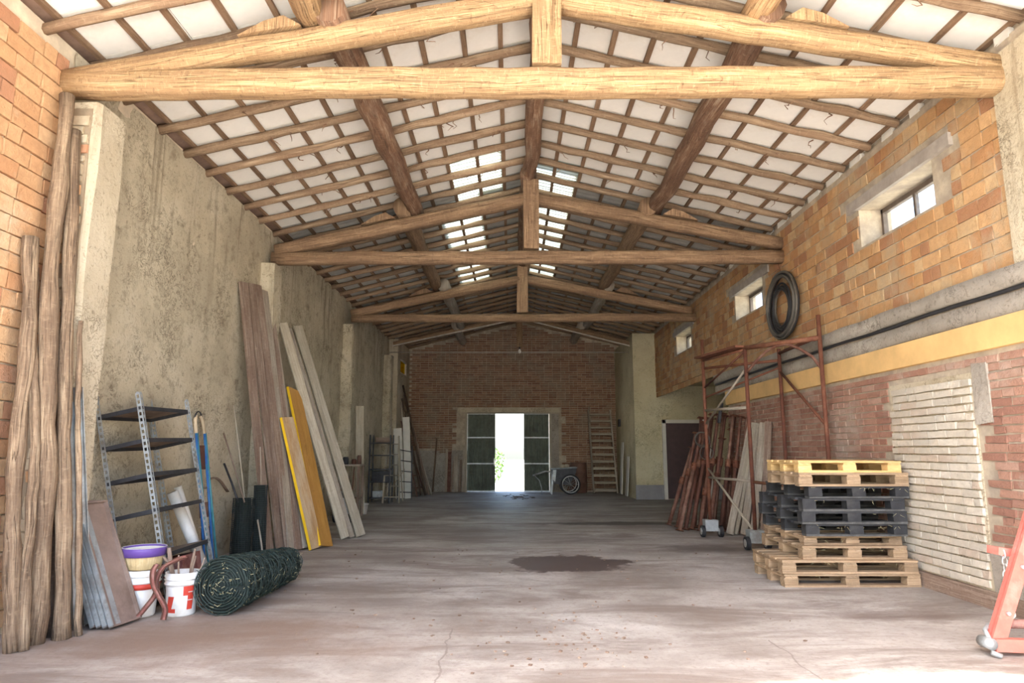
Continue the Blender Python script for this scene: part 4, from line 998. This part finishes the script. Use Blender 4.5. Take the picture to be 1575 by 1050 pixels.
for p0, p1, r, mt, lab in (((-2.44, 19.3, .02), (-3.2, 19.6, 3.15), .035, 'pole_dark', 'thickest dark pole in the far left corner'), ((-2.36, 19.45, .02), (-3.2, 19.85, 2.9), .03, 'plank_brown', 'brown pole just right of the thickest far left pole'), ((-2.30, 19.55, .02), (-3.2, 20.25, 2.4), .025, 'plank_pale', 'palest slim pole in the far left corner'), ((-2.56, 19.25, .02), (-3.2, 19.4, 2.75), .025, 'pole_dark', 'slim dark pole left of the thickest far left pole')):
    b = MB(); b.tube([p0, Vector(p0).lerp(Vector(p1), .5)+Vector((.02,0,0)), p1], [r, r, r*.8], 8, True, .06); tag(b.build('long_pole', M[mt], None, True, p0), lab, 'pole', g)
g = 'boards leaning on the back wall'
for i, (x0, x1, z, wd, mt, lab) in enumerate(((-2.42, -2.34, 1.65, .05, 'pole_dark', 'leftmost slim dark stick on the back wall, leaning right'), (-2.02, -2.02, 1.30, .07, 'plank_grey', 'pale edged board second from the left on the back wall'),
        (-1.93, -1.94, 1.22, .12, 'rust_red', 'reddish wide board on the back wall left of the door'), (-1.86, -1.78, 1.05, .05, 'plank_brown', 'short tilted stick between the reddish board and the door'),
        (-1.72, -1.74, 1.10, .13, 'plank_grey', 'wide grey board midway between reddish board and door'), (-1.60, -1.58, .98, .08, 'plank_brown', 'shortest brown board close to the door frame'), (-1.50, -1.49, 1.35, .06, 'plank_grey', 'tall grey batten right beside the left door post'))):
    plank((x0, 20.88, .02), (x1, 21.05, z), wd, .025, M[mt], lab, g, (0,-1,0))
# ------------------------------------------------------------------ back right: wheelbarrow, barrel, staircase
wb = thing('garden_cart', (1.45, 20.15, 0), 'dark two-wheeled garden cart with long handles beside the back door', 'cart')
b = MB()
prof = [(1.17,.72),(1.24,.30),(1.66,.26),(1.86,.60),(1.90,.76)]
b.prism(prof, 19.92, 20.44); b.build('tub', M['metal_dark'], wb)
b = MB(); b.tube([(1.17,19.90,.73),(1.90,19.90,.77),(1.90,20.46,.77),(1.17,20.46,.73)], .016, 6, False, 0, True); b.build('rim', M['metal_grey'], wb)
for i, y in enumerate((19.84, 20.52)):
    cx = 1.70
    b = MB(); b.ring((cx, y, .29), .27, .022, 'Y', 28, 8); wl2 = b.build('wheel', M['rubber'], wb, True)
    b = MB(); b.ring((cx, y, .29), .235, .012, 'Y', 28, 6); b.build('wheel_rim', M['steel'], wl2, True)
    b = MB()
    for k in range(10): an = math.pi*k/5; b.tube([(cx, y, .29), (cx+.235*math.cos(an), y, .29+.235*math.sin(an))], .004, 4)
    b.build('spokes', M['steel'], wl2)
b = MB(); b.tube([(1.70, 19.8, .29), (1.70, 20.56, .29)], .015, 8); b.build('axle', M['metal_grey'], wb)
for y in (19.96, 20.40):
    b = MB(); b.tube([(1.25, y, .62), (1.0, y, .66), (.62, y, .53)], .016, 6); b.build('handle', M['metal_grey'], wb, True)
    b = MB(); b.bar((1.20, y, .62), (1.16, y, .0), .035, .035, (0,1,0)); b.build('leg', M['metal_grey'], wb)
b = MB(); b.tube([(.66, 19.96, .54), (.80, 19.96, .40), (.86, 19.96, .2), (.88, 19.96, .0)], .014, 6); b.build('prop_stand', M['metal_grey'], wb, True)
b = MB(); b.prism([(1.19,.70),(1.20,.42),(1.26,.36),(1.30,.70)], 19.90, 19.918); b.build('side_plate', M['metal_grey'], wb)
for i, (x, z) in enumerate(((1.50, .80), (1.62, .81))):
    b = MB(); b.lathe([(0,0),(.07,.0),(.08,.05),(.05,.09),(0,.1)], 9, (x, 20.15, z-.04)); tag(b.build('rubble_lump', M['pillar'], None, False, (x, 20.15, z-.04)), 'pale lump heaped on the garden cart, '+('left one' if i == 0 else 'right one'), 'rubble', 'lumps on the garden cart')
b = MB(); b.lathe([(0,0),(.24,0),(.25,.02),(.25,.28),(.262,.30),(.25,.32),(.25,.58),(.262,.60),(.25,.62),(.25,.88),(.255,.9),(.22,.9),(.22,.86),(0,.86)], 22, (2.03, 20.78, 0)); tag(b.build('oil_drum', M['brown_barrel'], None, True, (2.03, 20.78, 0)), 'rusty brown drum standing behind the garden cart', 'drum')
t = thing('open_staircase', (2.78, 20.5, 0), 'steep open wooden staircase leaning on the back wall', 'staircase')
for x0, x1 in ((2.43, 2.38), (3.12, 3.06)): b = MB(); b.bar((x0, 20.28, .0), (x1, 20.98, 2.50), .045, .12, (0,-1,0)); b.build('stringer', M['plank_grey'], t)
for i in range(12):
    f = (i+.55)/12.2; b = MB(); x = 2.775-.05*f; b.box((x, 20.26+.70*f, 2.5*f), (.64, .24, .06), None, .003); b.build('tread', M['plank_pale'], t)
b = MB(); b.tube([(2.39, 20.9, 2.2), (2.40, 20.93, 2.62)], .02, 6); b.build('newel', M['plank_pale'], t)
b = MB(); b.box((3.245, 20.35, 2.08), (.05, .3, .22)); bx = b.build('switch_box', M['metal_dark'], None, False, (3.245, 20.35, 2.08)); tag(bx, 'black electrical box on the side of the plastered room', 'electrical box')
b = MB(); b.box((3.22, 20.35, 2.08), (.006, .2, .12)); b.build('cover', M['rubber'], bx)
for i, (y, z, hh) in enumerate(((19.8, .9, 1.5), (18.9, .85, 1.1))):
    plank((3.16, y, .02), (3.24, y, hh), .34, .02, M['white_paint'], ('taller' if i == 0 else 'shorter')+' whitish panel leaning on the side of the plastered room', 'whitish panels by the plastered room', (-1,0,.05), 'panel', 'wall_panel')
# ------------------------------------------------------------------ right: props, boards, scaffold, coil
def prop(p0, p1, lab, thin=.025, split=.58):
    p0 = Vector(p0); p1 = Vector(p1); d = (p1-p0).normalized(); m = p0.lerp(p1, split); t = thing('steel_prop', p0, lab, 'steel prop', 'rusty steel props leaning by the annex opening')
    x_ = d.cross(Vector((0,1,0))).normalized(); y_ = x_.cross(d); Mx = Matrix((x_, y_, d)).transposed()
    b = MB(); b.tube([p0, m], thin*1.35, 9); b.build('outer_tube', M['rust_red'], t, True)
    b = MB(); b.tube([m-d*.1, p1], thin, 9); b.build('inner_tube', M['rust_red'], t, True)
    b = MB(); b.tube([m-d*.07, m+d*.05], thin*1.9, 9); b.build('collar', M['rust'], t, True)
    b = MB(); b.tube([m+x_*.05-y_*.05, m-x_*.05+y_*.05], .007, 5); b.build('pin', M['rust'], t)
    for p in (p0+d*.004, p1): b = MB(); b.box(p, (.11, .11, .008), Mx); b.build('end_plate', M['rust'], t)
pp = [((2.66, 11.70), (3.12, 11.75, 1.30), 'leftmost rusty prop, short and strongly tilted'), ((2.64, 10.88), (3.23, 11.35, 1.72), 'long rusty prop with its foot furthest out on the floor, front left'),
      ((2.77, 11.03), (3.33, 11.5, 1.80), 'rusty prop second from the front left'), ((2.88, 11.05), (3.42, 11.5, 1.86), 'rusty prop third from the front left'),
      ((3.00, 11.35), (3.30, 11.75, 1.82), 'back row rusty prop, leftmost behind the front row'), ((3.05, 11.0), (3.50, 11.4, 1.85), 'rusty prop fourth from the front left'),
      ((3.12, 11.45), (3.52, 11.8, 1.88), 'back row rusty prop, second behind the front row'), ((3.16, 10.9), (3.58, 11.3, 1.83), 'rusty prop fifth from the front left'),
      ((3.22, 11.15), (3.63, 11.55, 1.88), 'rusty prop in the thick of the bundle, under the scaffold left post'), ((3.28, 10.85), (3.68, 11.2, 1.82), 'rusty prop just left of the scaffold caster'),
      ((3.30, 11.3), (3.72, 11.75, 1.86), 'back row rusty prop, third behind the front row'), ((3.38, 10.75), (3.74, 11.0, 1.80), 'rusty prop directly behind the grey scaffold caster'),
      ((3.42, 11.05), (3.78, 11.4, 1.84), 'back row rusty prop nearest the red brick wall'), ((3.48, 10.65), (3.79, 10.85, 1.77), 'rightmost rusty prop, next to the grey boards'),
      ((2.72, 11.35), (3.16, 11.6, 1.55), 'rusty prop just right of the leftmost short one'), ((3.08, 10.8), (3.45, 11.1, 1.45), 'medium rusty prop in the front row, lower than its neighbours'),
      ((3.2, 11.6), (3.62, 11.85, 1.80), 'back row rusty prop in front of the brown door'), ((3.34, 10.95), (3.66, 11.25, 1.60), 'medium rusty prop beside the grey scaffold caster'),
      ((2.95, 10.85), (3.19, 11.0, 1.05), 'shortest rusty prop standing low among the front props')]
for (x, y), tp, lab in pp: prop((x, y, .012), tp, lab)
b = MB(); b.ring((3.12, 11.12, 1.45), .11, .008, 'Y', 20, 6); b.ring((3.14, 11.14, 1.43), .12, .008, 'Y', 20, 6); b.ring((3.20, 11.16, 1.22), .11, .008, 'Y', 20, 6)
tag(b.build('rope_loop', M['hose_grey'], None, True, (3.13, 11.12, 1.45)), 'grey rope loops hung on the rusty props', 'rope')
b = MB(); b.tube([(3.35, 10.9, 1.7), (3.44, 11.0, 2.02)], .03, 8); tag(b.build('dark_tube', M['metal_dark'], None, True, (3.35, 10.9, 1.7)), 'short dark tube sticking up out of the prop bundle', 'tube')
g = 'grey boards leaning right of the props'
for (x, y), tp, wd, mt, lab in (((3.27, 10.38), (3.75, 10.55, 1.66), .11, 'plank_grey', 'leftmost grey board right of the props, foot furthest out'), ((3.36, 10.42), (3.77, 10.45, 1.68), .10, 'plank_pale', 'second grey board right of the props, palest'),
        ((3.46, 10.3), (3.775, 10.3, 1.66), .11, 'plank_grey', 'third grey board right of the props'), ((3.55, 10.15), (3.785, 10.12, 1.67), .11, 'plank_grey', 'fourth grey board right of the props'), ((3.64, 10.0), (3.79, 9.95, 1.68), .10, 'plank_brown', 'rightmost board of the group, brownish, close to the wall')):
    plank((x, y, .02), tp, wd, .03, M[mt], lab, g, (-1,-1,0))
sc = thing('scaffold_tower', (3.35, 9.1, 0), 'tall rusty scaffold tower on casters in front of the right wall', 'scaffold')
A, B, Cc, D = Vector((2.94, 10.22, 0)), Vector((3.14, 8.92, 0)), Vector((3.72, 7.98, 0)), Vector((3.74, 9.28, 0))
def at(p, z): return Vector((p.x, p.y, z))
def tb(p, q_, r=.02, nm='brace', mt='rust'): b = MB(); b.tube([p, q_], r, 8); b.build(nm, M[mt], sc, True)
for p, z0, z1 in ((A, .16, 2.95), (B, .16, 2.62), (Cc, .0, 2.88), (D, .0, 2.66)): tb(at(p, z0), at(p, z1), .027, 'post')
tb(at(A, .86), at(B, .86), .018, 'rail', 'plank_grey'); tb(at(A, 1.86), at(B, 1.82), .02, 'rail', 'plank_grey'); tb(at(A, 2.62), at(B, 2.6), .02, 'rail')
tb(at(B, 2.62), at(Cc, 2.60), .032, 'rail'); tb(at(D, 2.6), at(Cc, 2.62), .024, 'rail'); tb(at(D, .95), at(Cc, .95), .02, 'rail'); tb(at(A, 2.5), at(D, 2.5), .02, 'rail'); tb(at(B, .85), at(Cc, .8), .02, 'rail')
tb(at(A, 1.0), at(B, .2), .016, 'brace', 'plank_pale'); tb(at(B, 2.34), at(A, 1.65), .016, 'brace', 'plank_grey'); tb(at(D, 2.34), at(Cc, 1.55), .018, 'brace'); tb(at(A, 2.2), at(B, 2.58), .014)
tb(at(A, 2.05), at(D, 2.4), .014)
arch = [B.lerp(Cc, f)*1.0 for f in (0, .15, .3, .45, .6, .75, .9, 1)]
b = MB(); b.tube([at(p, z) for p, z in zip(arch, (2.28, 2.42, 2.53, 2.585, 2.585, 2.5, 2.38, 2.22))], .02, 8); b.build('arch_brace', M['rust_red'], sc, True)
b = MB(); b.bar(at(A, 2.66), at(B, 2.64), .28, .03, (0,0,1)); b.build('platform_edge', M['rust'], sc)
for i, p in enumerate((A, B)):
    b = MB(); b.box((p.x, p.y, .165), (.19, .16, .16), None, .004); cs = b.build('caster_housing', M['metal_grey'], sc)
    for s in (-1, 1):
        b = MB(); b.tube([(p.x+s*.105, p.y-.055, .085), (p.x+s*.155, p.y-.055, .085)], .083, 18); b.build('wheel', M['rubber'], cs, False)
        b = MB(); b.tube([(p.x+s*.10, p.y-.055, .085), (p.x+s*.16, p.y-.055, .085)], .05, 14); b.build('wheel_hub', M['steel'], cs, False)
# hose coil hanging from the second truss
t = thing('hose_coil', (3.76, 9.05, 3.25), 'large coil of black and grey hose hung high on the right brick wall', 'hose coil')
for i in range(10):
    R = .46-.013*(i % 4)-.004*i; x = 3.73+.022*(i % 3)-.02*(i//5); b = MB(); c = Vector((x, 9.07+rnd.uniform(-.015,.015), 3.24+rnd.uniform(-.02,.02)))
    pts = [c+Vector((rnd.uniform(-.004,.004), math.cos(a_)*R*1.12, math.sin(a_)*R)) for a_ in [2*math.pi*k/36 for k in range(36)]]
    b.tube(pts, .017, 7, False, 0, True); b.build('hose_loop', M['rubber'] if i % 3 else M['hose_grey'], t, True)
for i in range(6):
    R = .29-.02*(i % 3); b = MB(); c = Vector((3.76-.022*(i % 2), 9.10+rnd.uniform(-.03,.03), 3.20+rnd.uniform(-.03,.03)))
    b.tube([c+Vector((rnd.uniform(-.004,.004), math.cos(a_)*R*1.05, math.sin(a_)*R*1.1)) for a_ in [2*math.pi*k/30 for k in range(30)]], .015, 7, False, 0, True); b.build('inner_loop', M['rubber'] if i % 2 else M['hose_grey'], t, True)
b = MB(); b.tube([(3.76, 9.07, 3.68), (3.78, 9.2, 3.86)], .008, 6); b.build('hanging_cord', M['rust'], t)
# ------------------------------------------------------------------ pallets
def pallet(loc, W, D_, H, kind, lab, rz=0, euro=True):
    mt, mb, blk = {'tan': (M['pallet'], M['pallet'], M['pallet']), 'new': (M['pallet_new'], M['pallet_new'], M['pallet_new']), 'black': (M['black_plastic'], M['black_dusty'], M['black_plastic'])}[kind]
    t = thing('pallet', loc, lab, 'pallet', 'pallets in the tall stack'); x, y, z = 0, 0, 0
    o = Vector(loc); th = .019; bh = H-3*th if kind != 'black' else H-2*th
    def bx(c, s, nm, m_):
        b = MB(); b.box(o+Vector(c), s, None, .0025); b.build(nm, m_, t)
    for yy in (.05, D_/2, D_-.05): bx((W/2, yy, th/2), (W, .1, th), 'bottom_board', mb)
    for xx in (.065, W/2, W-.065):
        for yy in (.055, D_/2, D_-.055): bx((xx, yy, th+bh/2), (.13, .105, bh), 'block', blk)
    z = th+bh
    if kind != 'black':
        for xx in (.065, W/2, W-.065): bx((xx, D_/2, z+th/2), (.12, D_, th), 'stringer_board', mt)
        z += th
    n = 5 if kind != 'black' else 7; bw = (.135, .105, .135, .105, .135) if n == 5 else (.10,)*7
    for i in range(n):
        yy = bw[0]/2+(D_-bw[0])*i/(n-1); bx((W/2, yy, z+th/2), (W, bw[i], th), 'deck_board', mt)
    t.rotation_euler = (0, 0, rz); return t
st_ = [(2.535, 6.50, 1.27, .78, .118, 'tan', 'bottom pallet of the tall stack, wide tan wood on the floor'),
       (2.522, 6.50, 1.27, .78, .120, 'tan', 'second pallet from the floor, wide tan wood'),
       (2.745, 6.56, .99, 1.05, .122, 'tan', 'third pallet from the floor, narrower tan wood set back'),
       (2.79, 6.62, .94, 1.02, .086, 'tan', 'low tan pallet directly under the black pallets'),
       (2.79, 6.55, .96, 1.12, .116, 'black', 'lowest black plastic pallet of the four'),
       (2.75, 6.53, 1.00, 1.14, .116, 'black', 'second black plastic pallet from below'),
       (2.765, 6.53, .97, 1.14, .116, 'black', 'third black plastic pallet from below'),
       (2.84, 6.55, .96, 1.10, .116, 'black', 'topmost black plastic pallet of the four'),
       (2.745, 6.53, 1.05, .80, .126, 'tan', 'tan pallet on top of the black pallets'),
       (2.755, 6.55, .99, .80, .110, 'new', 'topmost pallet, fresh yellow wood')]
z = .0
for i, (x, y, W, D_, H, kd, lab) in enumerate(st_):
    pallet((x, y, z), W, D_, H, kd, lab, (0, 0, .0, .0, .0, .0, .0, .0, 0, 0)[i]); z += H+.001
# straw caught between the pallets
b = MB()
for _ in range(70):
    p = Vector((rnd.uniform(2.8, 3.75), 6.49+rnd.uniform(-.01,.0), rnd.choice((.118,.238,.36,.446,.56,.68,.795,.91))+rnd.uniform(-.03,.0)))
    b.tube([p, p+Vector((rnd.uniform(-.04,.04), rnd.uniform(-.02,.0), rnd.uniform(-.04,.02)))], [.0018,.001], 3)
o = stuff(b.build('straw', M['grass_bit'])); tag(o, 'dry straw wisps caught between the stacked pallets', 'straw')
# ------------------------------------------------------------------ red implement hitch at the lower right
t = thing('implement_hitch', (3.3, 4.4, 0), 'faded red steel hitch frame on the floor at the right edge', 'hitch frame')
def rb(p, q_, wd, h, nm, mt='red_paint', up=(0,-1,0)): b = MB(); b.bar(p, q_, wd, h, up, .001); b.build(nm, M[mt], t)
rb((2.99, 4.40, .065), (3.80, 4.30, .065), .075, .05, 'base_beam'); rb((3.015, 4.41, .06), (3.50, 4.52, .98), .085, .02, 'upright_arm'); rb((3.015, 4.45, .06), (3.50, 4.56, .98), .085, .02, 'upright_arm')
rb((3.20, 4.62, .60), (3.75, 4.62, .52), .05, .11, 'upper_plate')
rb((3.50, 4.54, .98), (3.80, 4.5, .10), .06, .03, 'rear_brace')
b = MB(); b.tube([(3.2, 4.64, .13), (3.82, 4.6, .13)], .03, 10); b.build('ribbed_shaft', M['red_dull'], t, True)
b = MB(); b.tube([(2.955, 4.36, .075), (2.955, 4.46, .075)], .035, 12); b.build('ball_joint', M['metal_grey'], t, True)
b = MB(); b.tube([(2.965, 4.40, .10), (2.97, 4.44, .14), (3.03, 4.50, .155), (3.11, 4.50, .13)], .014, 8); b.build('hook', M['metal_grey'], t, True)
b = MB(); b.tube([(2.94, 4.36, .03), (2.99, 4.34, .012)], .016, 8); b.build('pin', M['metal_grey'], t, True)
for q_ in (.2, .5, .8):
    p = Vector((3.015, 4.395, .06)).lerp(Vector((3.50, 4.505, .98)), q_); b = MB(); b.tube([p, p+Vector((0,-.012,0))], .012, 8); b.build('bolt', M['metal_grey'], t)
t = thing('chain', (3.235, 4.575, .55), 'pale steel chain hanging from the red hitch frame', 'chain')
z = .58; i = 0
while z > .22:
    c = Vector((3.235+.008*math.sin(i), 4.575, z)); b = MB(); pts = []
    for k in range(14):
        an = 2*math.pi*k/14; a_, c_ = math.cos(an)*.017, math.sin(an)*.03
        pts.append(c+(Vector((a_, 0, c_)) if i % 2 else Vector((0, a_, c_))))
    b.tube(pts, .006, 6, False, 0, True); b.build('link', M['steel'], t, True); z -= .045; i += 1
b = MB(); b.ring((3.245, 4.575, .20), .022, .007, 'Y', 14, 6, 0, -2.6, 1.6); b.build('chain_hook', M['steel'], t, True)
# small debris on the floor
b = MB()
for _ in range(170):
    if rnd.random() < .5: x, y = rnd.gauss(.35, .35), rnd.gauss(4.7, .45)
    else: x, y = rnd.uniform(-2.2, 2.4), rnd.uniform(3.9, 9)
    if y < 3.7: continue
    s = rnd.uniform(.006, .02); b.box((x, y, .004), (s, s*rnd.uniform(.5, 1.6), .007), Matrix.Rotation(rnd.uniform(0, 3), 3, 'Z'), .002)
o = stuff(b.build('floor_debris', M['plank_brown'])); tag(o, 'scattered crumbs of dirt and dry leaf on the concrete floor', 'debris')
b = MB()
for _ in range(30):
    p = Vector((rnd.gauss(.15, .25), rnd.gauss(18.6, .5), .012)); b.tube([p, p+Vector((rnd.uniform(-.15,.15), rnd.uniform(-.2,.2), .004))], .007, 4)
o = stuff(b.build('twig_litter', M['pole_dark'])); tag(o, 'dark twigs littering the floor before the back door', 'debris')
# shrubs outside the back door
def shrub(c, r, h, lab):
    t = thing('shrub', c, lab, 'shrub', 'shrubs outside the back door'); c = Vector(c)
    for k in range(3): b = MB(); b.tube([c, c+Vector((rnd.uniform(-.1,.1), rnd.uniform(-.1,.1), h*.6))], [.03,.012], 6); b.build('stem', M['pole_dark'], t)
    b = MB()
    for _ in range(700):
        u_ = Vector((rnd.gauss(0,1), rnd.gauss(0,1), rnd.gauss(0,1))).normalized()*rnd.random()**.4
        p = c+Vector((u_.x*r, u_.y*r, h*.55+u_.z*h*.45)); d1_ = Vector((rnd.uniform(-1,1), rnd.uniform(-1,1), rnd.uniform(-1,1)))*.07; d2_ = Vector((rnd.uniform(-1,1), rnd.uniform(-1,1), rnd.uniform(-1,1)))*.04
        b.add([p-d1_, p+d2_, p+d1_, p-d2_], [(0,1,2,3)], [[(0,0)]*4])
    stuff(b.build('foliage', M['leaf'], t))
shrub((-.75, 25.5, -.15), .5, 1.6, 'leafy shrub outside, just left of the bright door gap')
shrub((1.5, 28, -.15), .8, 1.4, 'leafy shrub outside, right of the bright door gap')
